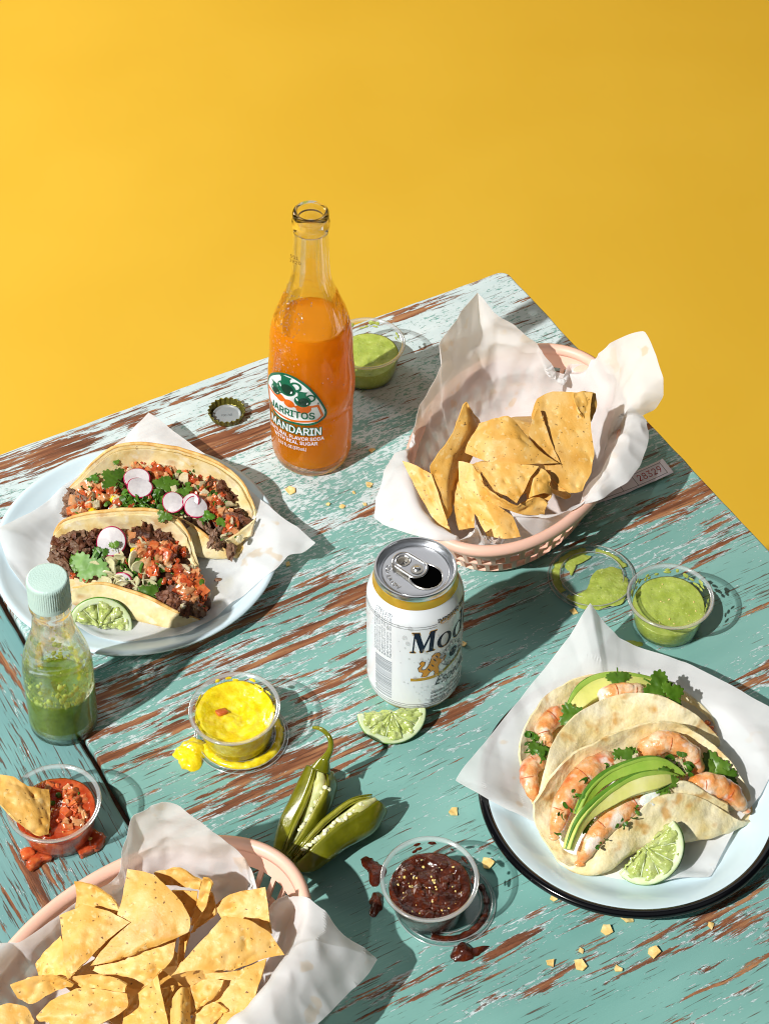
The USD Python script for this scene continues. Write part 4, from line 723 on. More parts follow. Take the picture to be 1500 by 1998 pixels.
single('chip_crumb', dice(at(-.010, .004) + [0, 0, .0012], (.0036, .0030, .0011), frame(30, 20, 90), 2), 'tomato_dice', 'pale orange crumb lying on the yellow salsa', 'crumb')
t, c, R = cup('clear cup of dark brown chile salsa standing on its lid', 838, 1714, .0028, 3, 250)
at = content(t, c, R, 'brown_salsa', 'brown_salsa', .0215, .0030, 140, 4, None, (.03, -.02)); bits(t, at, 'salsa_seed', 'seed', 13, 46, .0008); bits(t, at, 'brown_salsa', 'chile_piece', 14, 34, .0026, amp=.6, flat=.45)
smear(t, c, R, 'brown_salsa', 9, 10, .024, .031, 0, 120)
t, c, R = cup('clear cup of red tomato salsa with a chip dipped into it', 104, 1566, 0, 2, 200)
at = content(t, c, R, 'red_salsa', 'red_salsa', .0225, .0028, 120, 6, None, (.0, .05)); bits(t, at, 'tomato_dice', 'tomato_piece', 16, 30, .0036, amp=.55, flat=.7); bits(t, at, 'tomato_pale', 'tomato_piece', 19, 22, .0034, flat=.7); bits(t, at, 'salsa_seed', 'seed', 17, 16, .0009); bits(t, at, 'herb_bit', 'herb_piece', 18, 7, .0018)
chip([[(-4, 1512, 46), (25, 1516, 48), (52, 1532, 46), (96, 1541, 34)], [(-10, 1555, 44), (35, 1560, 46), (75, 1580, 38), (98, 1590, 28)], [(22, 1592, 40), (52, 1618, 32), (78, 1632, 28), (94, 1628, 24)]], 'blistered chip dipped into the cup of red salsa', bub=2.2)
food('wet_mash', [(.3, 'B9964A'), (.7, 'D9BE7C')], 150, 3, .3, sss=.2, sc=.002)
def lid(label, px, py, h=1.5):
    c = P(px, py, h); c[2] = .0004
    t = thing('cup_lid', label, 'lid', c); a = np.arange(180) * 2 * np.pi / 180
    pf = [(.0001, 1.0, 0), (14, 1.0, 0), (22.2, 1.0, 0), (22.8, 2.6, 0), (24.0, 2.8, 0), (24.6, 1.2, 0), (25.6, .7, .25), (28.2, .7, .25), (29.0, 1.0, 0), (29.8, 2.6, 0), (31.0, 2.8, 0), (31.8, 1.0, 0), (32.6, .6, 0)]
    G = np.array([np.stack([c[0] + r / 1000 * np.cos(a), c[1] + r / 1000 * np.sin(a), c[2] + (z + k * np.cos(a * 60)) / 1000], 1) for r, z, k in pf])
    part(t, 'disc', sheet(G, .00045, True), 'lid_plastic', smooth=50)
    for r, z in ((.0235, .0028), (.0304, .0028), (.0324, .0008)):
        q = np.stack([c[0] + r * np.cos(a), c[1] + r * np.sin(a), np.full(180, c[2] + z)], 1); part(t, 'rib', tubem(np.vstack([q, q[:2]]), .00042, 6), 'frosted_plastic')
    return t, c
def puddle(par_or_none, pts, m, name, seed, th=.0022, label=None, cat_=None, z0=.0002, freq=160, amp=.6):
    """A spilt blob with an uneven outline and a domed top."""
    O = np.array([P(*q, z0 * 1000) for q in pts]); O = cr(O, 72, True); c = O.mean(0); t = np.linspace(0, 1, 16)[:, None, None]
    t = 1 - (1 - t) ** 1.3; G = c + (O - c) * t; e = (meshkit.fbm(G * 140, 3, seed) - .5) * .010; G += (O - c) / (np.linalg.norm(O - c, axis=1, keepdims=True) + 1e-9) * (e * t[..., 0] ** 2)[..., None]
    G[..., 2] = z0 + th * np.clip(1 - t[..., 0] ** 2.2, 0, 1) ** .85 * (1 - amp + amp * 1.6 * meshkit.fbm(G * freq + 3, 3, seed))
    m_ = (G.reshape(-1, 3), tri(quads(16, 72, True)))
    return part(par_or_none, name, m_, m) if par_or_none else single(name, m_, m, label, cat_)
def arc_smear(par, c, r0, r1, a0, a1, m, seed, z, th=.0016, n=60):
    a = np.radians(np.linspace(a0, a1, n)); w = np.linspace(0, 1, 9)[:, None]; q = np.stack([np.cos(a), np.sin(a), np.zeros(n)], 1)
    u = meshkit.fbm(q * 9 + seed, 3, seed); rr = r0 + (r1 - r0) * (.5 + (w - .5) * (.45 + .9 * u)); G = np.stack([c[0] + rr * np.cos(a), c[1] + rr * np.sin(a), z + th * np.sqrt(np.clip(1 - (2 * w - 1) ** 2, 0, 1)) * (.4 + u + .5 * meshkit.fbm(np.stack([rr * 200, rr * 0 + a * 9, rr * 0], -1), 2, seed))], -1)
    part(par, 'smear', (G.reshape(-1, 3), tri(quads(9, n))[:, ::-1]), m)
t, c = lid('clear cup lid smeared with green salsa left of the green cup', 1154, 1125)
puddle(t, [(1112, 1168), (1138, 1152), (1148, 1128), (1176, 1110), (1206, 1112), (1226, 1130), (1228, 1158), (1200, 1180), (1165, 1188), (1132, 1184)], 'green_salsa', 'green_salsa', 31, .0030, z0=.0020); arc_smear(t, c, .0232, .0296, 95, 215, 'green_salsa', 32, .0013, .0006); arc_smear(t, c, .0240, .0292, 20, 80, 'green_salsa', 36, .0013, .0005); arc_smear(t, c, .0245, .0290, 225, 265, 'green_salsa', 37, .0013, .0005)
puddle(t, [(1105, 1100), (1130, 1082), (1150, 1086), (1128, 1104), (1112, 1126)], 'green_salsa', 'smear', 33, .0005, z0=.0017)
t, c = lid('clear cup lid smeared with yellow salsa beneath the yellow cup', 471, 1436)
arc_smear(t, c, .0225, .0296, -160, 45, 'yellow_salsa', 34, .0014, .0022)
t, c = lid('clear cup lid with brown sauce beneath the brown salsa cup', 868, 1762)
arc_smear(t, c, .0245, .0292, -110, 30, 'brown_salsa', 35, .0012, .0010)
puddle(None, [(342, 1480), (350, 1458), (372, 1444), (394, 1446), (402, 1466), (396, 1492), (376, 1502), (354, 1500)], 'yellow_salsa', 'sauce_blob', 41, .0075, 'thick blob of yellow salsa spilt left of the yellow cup', 'spill', freq=120)
puddle(None, [(706, 1672), (720, 1668), (734, 1680), (746, 1690), (742, 1715), (728, 1728), (716, 1705)], 'brown_salsa', 'sauce_spill', 42, .0016, 'brown salsa spill at the upper left of the brown cup', 'spill')
puddle(None, [(722, 1748), (740, 1736), (750, 1750), (746, 1776), (728, 1784), (720, 1766)], 'brown_salsa', 'sauce_spill', 43, .0030, 'brown salsa lump at the left foot of the brown cup', 'spill')
puddle(None, [(876, 1862), (890, 1842), (912, 1846), (932, 1856), (950, 1848), (930, 1866), (910, 1874), (886, 1876)], 'brown_salsa', 'sauce_spill', 44, .0042, 'brown salsa lump with seeds below the brown cup', 'spill')
puddle(None, [(1222, 1256), (1240, 1250), (1252, 1258), (1240, 1266)], 'green_salsa', 'sauce_spill', 45, .0008, 'small green salsa drip at the edge of the right plate paper', 'spill')
for px, py, h, s, ang, m, l in [(55, 1667, 4, (.0050, .0042, .0036), 20, 'tomato_dice', 'pink tomato cube spilt at the left of the red salsa cup'), (68, 1682, 3, (.0070, .0038, .0030), 50, 'red_salsa', 'long piece of tomato spilt below the red salsa cup'), (88, 1672, 2.5, (.0050, .0040, .0026), 10, 'red_salsa', 'lump of salsa between the spilt tomato cube and the cup'), (166, 1656, 3, (.0058, .0048, .0030), 30, 'red_salsa', 'lump of red salsa at the right foot of its cup'), (186, 1640, 3, (.0075, .0058, .0030), 60, 'red_salsa', 'dark lump of red salsa in the shade right of its cup')]:
    single('salsa_piece', dice(P(px, py, h), np.array(s) * .85, frame(ang, 8, px), px, .28, .32), m, l, 'tomato piece')
single('salsa_seed', blob(P(176, 1637, 6), (.0016, .0011, .0006), frame(30), 3, .1), 'salsa_seed', 'pale seed on the dark lump of red salsa', 'seed')
# ---------------------------------------------------------------- food materials
food('corn_tortilla', [(.28, 'DCB668'), (.46, 'EDD69A'), (.66, 'F3E6BE')], 60, 5, .6, sss=.12, rad=(1, .6, .3), sc=.003, bump=(260, .35, .0012), spots=[('BE8434', 60, .58, .72, .7), ('7A4A1C', 210, .73, .77, .8), ('F6EED4', 130, .6, .7, .6)], transl=.05)
food('pale_crumb', [(.3, 'DDB260'), (.55, 'EACB84'), (.75, 'F0DCA4')], 200, 3, .55, bump=(600, .4, .0006))
food('toasted', [(.3, 'B57A34'), (.5, 'D9A95C'), (.7, 'EACB8C')], 90, 4, .6, bump=(300, .6, .001))
food('flour_tortilla', [(.28, 'E8CC80'), (.46, 'F4E4AE'), (.66, 'FAF0CC')], 50, 5, .5, sss=.15, rad=(1, .7, .4), sc=.004, bump=(130, .65, .0026), spots=[('CF9440', 75, .57, .69, .8), ('C9B070', 120, .64, .74, .5), ('8A6A30', 330, .75, .78, .7)], transl=.06)
food('beef', [(.3, '3A1C12'), (.5, '643A26'), (.72, '8C6048')], 190, 5, .48, bump=(520, .9, .0012), spec=.35, sss=.08, sc=.002, var=.3, stretch=(1, 1.6, .7))
food('beef_grey', [(.3, '5C4030'), (.55, '80604A'), (.75, '9A7A62')], 210, 5, .5, bump=(520, .9, .0012), sss=.08, sc=.002, var=.22)
food('onion_bit', [(.3, 'CFC08A'), (.6, 'DED2A6'), (.8, 'E8E0C2')], 120, 3, .22, sss=.35, rad=(1, .9, .5), sc=.005, coat=.3, var=.15)
food('radish_flesh', [(.3, 'D6CFD4'), (.6, 'E2DDE0'), (.8, 'EAE6E6')], 220, 4, .25, sss=.3, rad=(1, .8, .8), sc=.003, coat=.3)
plain('radish_skin', 'A81148', .3); plain('yellow_sauce', 'EBC40C', .2)
food('cilantro', [(.3, '446A16'), (.55, '587F22'), (.75, '78993A')], 90, 3, .38, transl=.22, trc='7FB432', bump=(260, .3, .0006), var=.25); food('cilantro_pale', [(.3, '6C9C4A'), (.7, '94BC70')], 120, 3, .5, transl=.25)
food('lime_rind', [(.3, '3E7414'), (.55, '548A1C'), (.75, '7CA834')], 120, 3, .32, bump=(620, .4, .0006), coat=.2)
food('lime_pulp', [(.3, 'B6CC54'), (.55, 'CCDE78'), (.78, 'E2ECA8')], 160, 4, .16, sss=.4, rad=(.8, 1, .4), sc=.005, bump=(380, .6, .0016), coat=1.0, stretch=(1, 1, 1.5)); food('lime_pith', [(.3, 'CFDB90'), (.7, 'E4EABC')], 150, 3, .4, sss=.3, sc=.003)
food('shrimp', [(.3, 'DE8238'), (.48, 'E8A468'), (.66, 'F0D0B0')], 90, 4, .34, sss=.25, rad=(1, .45, .25), sc=.003, bump=(420, .6, .0012), coat=.7, spots=[('D4622A', 70, .56, .68, .75), ('F6E6DA', 80, .56, .66, .8)])
plain('shrimp_line', 'C0622E', .3)
food('avocado', [(.3, 'C8CF68'), (.55, 'D8D97C'), (.75, 'E2E29A')], 50, 3, .38, sss=.25, rad=(.8, 1, .3), sc=.004, bump=(240, .25, .001)); food('avocado_green', [(.3, '86AE3A'), (.7, 'A3C050')], 60, 3, .36, sss=.2, rad=(.8, 1, .3), sc=.003, bump=(220, .3, .001)); food('avocado_skin', [(.3, '3E6A18'), (.7, '5F8E2A')], 90, 3, .35)
food('jalapeno', [(.3, '565A0C'), (.55, '6C6E12'), (.75, '838420')], 70, 4, .2, coat=.35, sss=.12, rad=(.7, 1, .2), sc=.003, bump=(150, .2, .0012)); food('jalapeno_flesh', [(.3, '7A7C1E'), (.55, '93922E'), (.75, 'ACA848')], 110, 3, .25, sss=.2, rad=(.8, 1, .3), sc=.003, bump=(260, .4, .001), coat=.3); food('placenta', [(.3, 'B8B468'), (.7, 'D8D49C')], 140, 3, .3, sss=.3, sc=.003, coat=.2); food('pepper_seed', [(.3, 'E2DCA8'), (.7, 'EEE9C8')], 200, 2, .3, sss=.2, sc=.001)
food('cream_sauce', [(.3, 'E8E8D8'), (.7, 'F2F2E8')], 120, 3, .25, sss=.3, sc=.003, bump=(260, .4, .001))
food('cabbage', [(.3, 'D3CF92'), (.6, 'DED8A4'), (.8, 'E4DFC0')], 90, 3, .3, sss=.3, rad=(1, .9, .4), sc=.004, var=.15, coat=.2)
food('oil_stain', [(.3, 'C9C96A'), (.7, 'D8D080')], 90, 2, .2)

def pieces(par, poly, n, m, name, size, hf, seed, kind='dice', asp=(1, .85, .7), sm=40):
    """Countable bits of filling strewn over an area of the filling; each is a part."""
    pg = Polygon(poly); x0, y0, x1, y1 = pg.bounds; r = rng(seed); k = 0
    while k < n:
        x, y = r.uniform(x0, x1), r.uniform(y0, y1)
        if not pg.contains(Point(x, y)): continue
        k += 1; s = size * r.uniform(.65, 1.35); p = P(x, y, hf(x, y) + r.uniform(-.5, 2.2)); S = np.array(asp) * s
        part(par, name, dice(p, S * .72, rrot(r), seed + k, .22, .30) if kind == 'dice' else blob(p, S, rrot(r), seed + k, .85, 2.6, 2) if kind == 'blob' else slabm(p, S, rrot(r), seed + k), m, smooth=sm)
def slabm(p, S, R, seed):
    n = 7; u, v = np.meshgrid(np.linspace(-1, 1, n), np.linspace(-1, 1, n)); G = np.stack([u * S[0] * (1 - .25 * v ** 2), v * S[1] * (1 - .3 * u ** 2), S[2] * 1.4 * (u ** 2 - .4)], -1)
    V, F = sheet(G, S[2] * .8); return V @ R.T + p, F
def leafpoly(seed, lobes=3):
    r = rng(seed); ps = []
    for k in range(lobes):
        a = math.radians(90 + (k - (lobes - 1) / 2) * (78 if lobes < 4 else 52) + r.uniform(-8, 8)); L = (1.0 if k == (lobes - 1) / 2 else .84) * r.uniform(.9, 1.1); w = .40 * L; n = 64; t = np.linspace(0, 2 * np.pi, n, endpoint=False)
        rad = 1 + .13 * np.sign(np.sin(t * 9)) * np.abs(np.sin(t * 9)) ** .6
        x = w * rad * np.sin(t); y = L * .5 + L * .5 * rad * -np.cos(t); ps.append(Polygon(np.c_[x * np.sin(a) + y * np.cos(a), -x * np.cos(a) + y * np.sin(a)]).buffer(0))
    ps.append(Polygon([(-.035, 0.05), (.035, 0.05), (.03, -.55), (-.03, -.55)]))
    return unary_union(ps).buffer(.012)
def leaf(par, px, py, h, size, ang, tilt=12, taz=-90, seed=1, lobes=3, m='cilantro', curl=.25, name='cilantro_leaf'):
    v, f = polysheet(leafpoly(seed, lobes), .085); r = rng(seed + 50)
    v[:, 2] = curl * (-.30 * v[:, 0] ** 2 - .22 * (v[:, 1] - .4) ** 2) + .12 * (meshkit.fbm(v * 3.1 + seed, 2, seed) - .5) - .03 * np.exp(-(v[:, 0] / .06) ** 2)
    v = v - [0, .4, 0]; V, F = solidify(v * size, f, .00035); R = frame(ang, tilt, taz)
    return part(par, name, (V @ R.T + P(px, py, h), F), m)
def radish(par, px, py, h, rad, tilt, taz, seed, bite=None, sq=1.0):
    R = frame(0, tilt, taz); c = P(px, py, h); n = 60; a = np.arange(n) * 2 * np.pi / n; w = 1 + .03 * np.sin(2 * a + seed); rr = np.array([0.0001, .5, .93, .965]); 
    wave = lambda k: .0012 * k ** 2 * np.sin(2 * a + seed)
    G = np.array([np.stack([rad * k * w * np.cos(a), rad * k * w * np.sin(a) * sq, wave(k)], 1) for k in rr]); V, F = sheet(G, .0016, True)
    t = part(par, 'radish_slice', (V @ R.T + c, F), 'radish_flesh')
    q = np.stack([rad * .985 * w * np.cos(a), rad * .985 * w * np.sin(a) * sq, wave(1.0)], 1); q = np.vstack([q, q[:2]]) @ R.T + c
    part(t, 'radish_skin', tubem(q, .00062, 8), 'radish_skin')
def tortilla(t, rows, m, seed, nu=64, nv=46, thick=.0020, amp=.0011, second=True, edge=.0022):
    G = loft(rows, nu, nv); G = ruffle(G, amp, 55, seed); G = ruffle(G, .0007 if m[0] == 'c' else .0011, 150, seed + 1); G = creases(G, seed, 26, .0022, .003, .012)
    e = (meshkit.fbm(G * 70, 3, seed + 2) - .5) * edge; c = G.mean((0, 1)); o = G - c; o /= np.linalg.norm(o, axis=2, keepdims=True); w = np.zeros(G.shape[:2]); w[0] = w[-1] = 1; w[:, 0] = w[:, -1] = 1; w[1] = w[-2] = .6
    G = G + o * (e * w)[..., None]; p = part(t, 'tortilla', sheet(G, thick), m, smooth=60)
    if second:
        N = gnorm(G); N = N * np.sign((N[..., 2]).mean() or 1); H = G[1:-1, 1:-1] + N[1:-1, 1:-1] * .0024; H = ruffle(H, .0008, 80, seed + 9); part(t, 'tortilla', sheet(H, thick * .8), m, smooth=60)
    if m == 'corn_tortilla':
        for q in (G[0], G[-1]): part(p, 'toasted_edge', tubem(q[::2] + [0, 0, .0003], [.0006, .0013, .0015, .0013, .0006], 8), 'toasted')
    return G
def limewedge(name_label, px, py, h, d, n, R0=.0265, dih=75, seed=1, squeeze=1.0):
    """A squeezed wedge: core edge along e, the seen cut face spanned by e and d (towards the rind), its normal n."""
    d = np.array(d, float); d /= np.linalg.norm(d); n = np.array(n, float); n -= d * (n @ d); n /= np.linalg.norm(n); e = np.cross(d, n); c = P(px, py, h); t = thing('lime_wedge', name_label, 'lime wedge', c)
    th = np.radians(np.linspace(0, dih, 16)); ph = np.linspace(0, np.pi, 30); A, B = np.meshgrid(th, ph, indexing='ij')
    def S(r, A, B): return c + (e * (np.cos(B) * 1.10 * r)[..., None] + (d * (np.sin(B) * np.cos(A) * r)[..., None] - n * (np.sin(B) * np.sin(A) * r)[..., None]))
    G = S(R0 * np.ones_like(A), A, B); part(t, 'rind', sheet(G + gnorm(G) * .0002, .0016), 'lime_rind')
    rr = np.array([.80, .86, .92, .965, 1.0]); ph2 = np.linspace(0, np.pi, 40); nn = [n, -(-d * math.sin(math.radians(dih)) * 0 + 0)]
    for k, ang in enumerate((0, dih)):
        a = math.radians(ang); dd = d * math.cos(a) - n * math.sin(a); fn = n if k == 0 else -(n * math.cos(a) + d * math.sin(a))
        ring_ = np.array([c + e * (np.cos(ph2) * 1.10 * R0 * r)[:, None] + dd * (np.sin(ph2) * R0 * r)[:, None] + fn * (.0006 if r < .97 else .0003) for r in rr]); part(t, 'pith', sheet(ring_, .0012), 'lime_pith')
        # segments: thin walls between them stand proud, the squeezed pulp sinks between
        ns = 5; b_ = np.linspace(0, np.pi, ns + 1)
        for s in range(ns):
            u = np.linspace(b_[s] + .035, b_[s + 1] - .035, 14); r = np.linspace(.04, .90, 16); U, Q = np.meshgrid(u, r); x, y = np.cos(U) * 1.10 * R0 * Q, np.sin(U) * R0 * Q
            wob = (meshkit.fbm(np.stack([x, y, x * 0 + seed + k], -1) * 330, 3, seed + s) - .5) * .0060 * squeeze; dome = .0016 * np.sin((U - b_[s]) / (b_[s + 1] - b_[s]) * np.pi)
            G = c + e * x[..., None] + dd * y[..., None] + fn * (np.clip(wob + dome - .0008 * (s % 2), -.006, .004))[..., None] * np.clip(4 * (1 - Q), 0, 1)[..., None]; part(t, 'segment', sheet(G, .0012), 'lime_pulp')
        for s in range(1, ns):
            p0, p1 = c + fn * .0006, c + e * (math.cos(b_[s]) * 1.10 * R0 * .93) + dd * (math.sin(b_[s]) * R0 * .93) + fn * .0007; part(t, 'membrane', tubem(np.linspace(p0, p1, 6), [.0004, .0006, .0003], 5), 'lime_pith')
    return t
limewedge('squeezed lime wedge at the foot of the beer can', 764, 1390, 15, (.10, -.80, -.52), (.10, -.50, .86), .0215, 72, 3)
limewedge('lime wedge on the blue plate behind the hot sauce bottle', 196, 1222, 13, (.22, .62, .75), (.18, -.80, .55), .0205, 60, 5, 1.2)
limewedge('lime wedge leaning on the folded shrimp taco on the enamel plate', 1262, 1655, 22, (.62, -.60, -.30), (-.25, -.60, .76), .0225, 80, 7)

# ---------------------------------------------------------------- two beef tacos on the blue plate
T1 = thing('beef_taco', 'rear open beef taco with tomato salsa, chopped cilantro and three radish slices', 'taco', P(320, 985, 6))
tortilla(T1, [[(133, 955, 22), (178, 908, 36), (225, 872, 45), (270, 866, 47), (330, 870, 47), (410, 896, 44), (472, 940, 36), (501, 1000, 22)],
              [(138, 990, 11), (200, 952, 18), (260, 925, 20), (330, 925, 22), (400, 945, 20), (455, 985, 15), (496, 1040, 10)],
              [(150, 1035, 7), (210, 1020, 7), (270, 1010, 7), (330, 1015, 7), (390, 1035, 7), (435, 1062, 7), (478, 1080, 7)],
              [(160, 1065, 14), (235, 1060, 18), (300, 1062, 18), (358, 1072, 15), (405, 1084, 11), (440, 1086, 9), (463, 1087, 8)],
              [(165, 1030, 26), (230, 1012, 31), (290, 1004, 32), (345, 1012, 30), (400, 1044, 23), (440, 1074, 14), (462, 1086, 9)]], 'corn_tortilla', 3)
def mound(t, poly, h0, h1, m, seed, name='filling'):
    O = cr(PP([(x, y, h0) for x, y in poly]), 80, True); c = O.mean(0); s = np.linspace(0, 1, 22)[:, None, None]; G = c + (O - c) * s; G[..., 2] = h0 / 1000 + (h1 - h0) / 1000 * np.sqrt(np.clip(1 - s[..., 0] ** 2.4, 0, 1)); G[..., 2] += (meshkit.fbm(G * 130, 4, seed) - .5) * .007; part(t, name, (G.reshape(-1, 3), tri(quads(22, 80, True))), m)
PA = [(138, 985), (165, 935), (215, 905), (270, 890), (330, 890), (400, 915), (450, 955), (478, 1010), (470, 1060), (440, 1062), (400, 1030), (345, 1005), (280, 1000), (210, 1010), (150, 1012)]
mound(T1, PA, 8, 25, 'beef', 4)
def hA(x, y): return 20 + 7 * math.exp(-(((x - 310) / 130) ** 2 + ((y - 955) / 50) ** 2)) + 8 * max(0, (960 - y) / 90)
SAL = ((16, 'tomato_dice', 'tomato_piece', .0050, 'dice'), (17, 'tomato_pale', 'tomato_piece', .0048, 'dice'), (10, 'onion_bit', 'onion_piece', .0046, 'slab'), (8, 'red_salsa', 'tomato_piece', .0050, 'blob'), (14, 'herb_bit', 'herb_piece', .0024, 'slab'))
def strew(t, poly, kinds, hf, seed, f=1.0):
    for k, (n, m, nm, s, kd) in enumerate(kinds): pieces(t, poly, int(n * f), m, nm, s, hf, seed * 10 + k, kd, (1, .8, .35) if kd == 'slab' else (1, .85, .7))
strew(T1, [(135, 985), (150, 955), (185, 935), (228, 950), (235, 1000), (180, 1012), (145, 1005)], SAL, hA, 1, .95)
strew(T1, [(225, 915), (260, 895), (330, 890), (370, 905), (375, 935), (330, 935), (240, 930)], SAL, hA, 2, .8)
strew(T1, [(355, 900), (400, 915), (440, 950), (465, 1000), (455, 1045), (430, 1050), (405, 1010), (360, 960)], SAL, hA, 3, 1.1)
pieces(T1, [(130, 960), (145, 940), (160, 960), (170, 1010), (135, 1005)], 7, 'beef_grey', 'beef_piece', .0052, hA, 40, 'blob', (1.3, .8, .6))
pieces(T1, [(398, 905), (440, 935), (470, 985), (478, 1030), (466, 1030), (440, 975), (405, 930)], 9, 'beef', 'beef_piece', .0060, hA, 41, 'blob', (1.6, .7, .5))
pieces(T1, [(290, 985), (340, 1000), (400, 1025), (455, 1072), (445, 1080), (390, 1050), (330, 1010)], 11, 'beef_grey', 'beef_piece', .0055, lambda x, y: 21 - max(0, (x - 380) * .12), 42, 'blob', (1.6, .7, .6))
pieces(T1, [(232, 945), (260, 965), (310, 955), (340, 975), (325, 1000), (245, 1000)], 60, 'herb_bit', 'herb_piece', .0027, lambda x, y: hA(x, y) + 2.2, 43, 'slab', (1.2, .8, .3))
pieces(T1, [(345, 935), (440, 960), (455, 1020), (380, 985)], 14, 'herb_bit', 'herb_piece', .0026, lambda x, y: hA(x, y) + 2, 44, 'slab', (1.2, .8, .3))
for x, y, s in [(172, 938, .0046), (224, 975, .004), (180, 1000, .004), (400, 1005, .0046), (450, 1005, .003), (258, 955, .003)]: part(T1, 'yellow_sauce', blob(P(x, y, hA(x, y) + .5), (s, s, s * .7), None, x, .4, 1.6, 2), 'yellow_sauce')
leaf(T1, 215, 928, 33, .0125, 60, 18, -60, 11, 3); leaf(T1, 178, 932, 30, .0075, 120, 25, -90, 12, 3, 'herb_bit'); leaf(T1, 318, 942, 33, .0095, -20, 20, -90, 13, 3); leaf(T1, 335, 945, 32, .0085, -80, 25, -60, 14, 3)
leaf(T1, 362, 962, 32, .0080, 200, 20, -90, 15, 3); leaf(T1, 442, 1023, 24, .0100, -60, 18, -60, 16, 3); leaf(T1, 436, 1033, 21, .0085, 110, 22, -120, 17, 2); leaf(T1, 403, 1004, 29, .0070, 10, 20, -90, 18, 3, 'herb_bit'); leaf(T1, 222, 893, 38, .0065, 90, 25, -90, 19, 3)
radish(T1, 267, 934, 36, .0095, 24, -70, 1, sq=.92); radish(T1, 273, 951, 34.5, .0092, 20, -60, 2, sq=.9); radish(T1, 338, 980, 32, .0078, 30, -80, 3); radish(T1, 383, 990, 31, .0088, 24, -60, 4, sq=.95); radish(T1, 373, 978, 33, .0060, 30, -100, 7)
part(T1, 'torn_tortilla', sheet(ruffle(loft([[(440, 1055, 20), (470, 1035, 22), (500, 1010, 24)], [(452, 1070, 12), (475, 1055, 14), (490, 1045, 18)]], 14, 10), .0006, 120, 4), .0018), 'corn_tortilla')

T2 = thing('beef_taco', 'front open beef taco with beef lumps, diced onion and one large round radish slice', 'taco', P(260, 1120, 6))
tortilla(T2, [[(104, 1062, 22), (118, 1022, 36), (150, 1008, 41), (192, 999, 45), (264, 995, 47), (324, 1004, 45), (360, 1028, 36), (374, 1062, 26)],
              [(99, 1088, 15), (150, 1055, 22), (200, 1047, 24), (264, 1044, 24), (320, 1057, 21), (362, 1080, 17), (390, 1115, 11)],
              [(110, 1130, 8), (160, 1125, 8), (215, 1120, 8), (265, 1125, 8), (315, 1140, 8), (360, 1165, 8), (408, 1200, 7)],
              [(135, 1170, 12), (180, 1184, 11), (225, 1196, 10), (265, 1207, 10), (310, 1220, 10), (360, 1231, 9), (406, 1227, 7)],
              [(143, 1148, 27), (188, 1139, 31), (239, 1150, 29), (299, 1171, 25), (350, 1197, 18), (386, 1209, 14), (410, 1218, 9)]], 'corn_tortilla', 13)
PB = [(100, 1090), (112, 1055), (150, 1028), (200, 1018), (264, 1015), (330, 1032), (362, 1065), (385, 1110), (408, 1160), (412, 1195), (370, 1196), (310, 1168), (240, 1146), (180, 1135), (130, 1130)]
mound(T2, PB, 8, 24, 'beef', 14)
def hB(x, y): return 20 + 8 * math.exp(-(((x - 230) / 120) ** 2 + ((y - 1080) / 50) ** 2)) + 6 * max(0, (1075 - y) / 70) - max(0, (x - 330) * .08)
pieces(T2, [(100, 1090), (115, 1045), (150, 1028), (195, 1035), (185, 1085), (130, 1115)], 19, 'beef', 'beef_piece', .0062, hB, 50, 'blob', (1.3, .9, .7)); pieces(T2, [(100, 1090), (115, 1045), (150, 1028), (195, 1035), (185, 1085), (130, 1115)], 9, 'beef_grey', 'beef_piece', .0050, lambda x, y: hB(x, y) + 2, 57, 'blob', (1.4, .9, .6)); pieces(T2, [(100, 1085), (120, 1050), (150, 1040), (140, 1090)], 9, 'beef_grey', 'beef_piece', .0048, hB, 51, 'blob')
pieces(T2, [(235, 1018), (300, 1020), (345, 1040), (335, 1065), (260, 1050)], 17, 'beef', 'beef_piece', .0062, lambda x, y: hB(x, y) + 1, 52, 'blob', (1.5, .9, .7)); pieces(T2, [(215, 1140), (300, 1165), (380, 1200), (360, 1180), (250, 1135)], 16, 'beef', 'beef_piece', .0050, lambda x, y: 21 - max(0, (x - 300) * .07), 53, 'blob')
pieces(T2, [(370, 1165), (405, 1190), (390, 1200), (345, 1190)], 6, 'beef_grey', 'beef_piece', .0056, lambda x, y: 16, 54, 'blob')
strew(T2, [(255, 1045), (300, 1050), (335, 1070), (330, 1110), (300, 1118), (265, 1080)], SAL, lambda x, y: hB(x, y) + 2, 6, 1.0)
strew(T2, [(335, 1105), (375, 1110), (395, 1140), (410, 1180), (385, 1190), (345, 1165)], SAL, lambda x, y: hB(x, y) + 1, 7, 1.05)
pieces(T2, [(190, 1095), (240, 1085), (295, 1110), (300, 1145), (250, 1150), (190, 1140)], 34, 'cabbage', 'cabbage_piece', .0052, lambda x, y: hB(x, y) + 1.5, 58, 'slab', (1.4, .9, .22)); pieces(T2, [(195, 1090), (300, 1100), (340, 1130), (300, 1150), (200, 1120)], 30, 'herb_bit', 'herb_piece', .0024, lambda x, y: hB(x, y) + 2.5, 59, 'slab', (1.3, .7, .3))
for x, y, s in [(283, 1100, .0050), (380, 1153, .0036), (262, 1075, .003)]: part(T2, 'yellow_sauce', blob(P(x, y, hB(x, y) + 2), (s, s, s * .7), None, x, .4, 1.6, 2), 'yellow_sauce')
radish(T2, 217, 1057, 35, .0108, 30, -90, 5); radish(T2, 237, 1132, 27, .0072, 52, -95, 6, sq=.75); leaf(T2, 222, 1062, 37, .0062, 20, 30, -90, 20, 2)
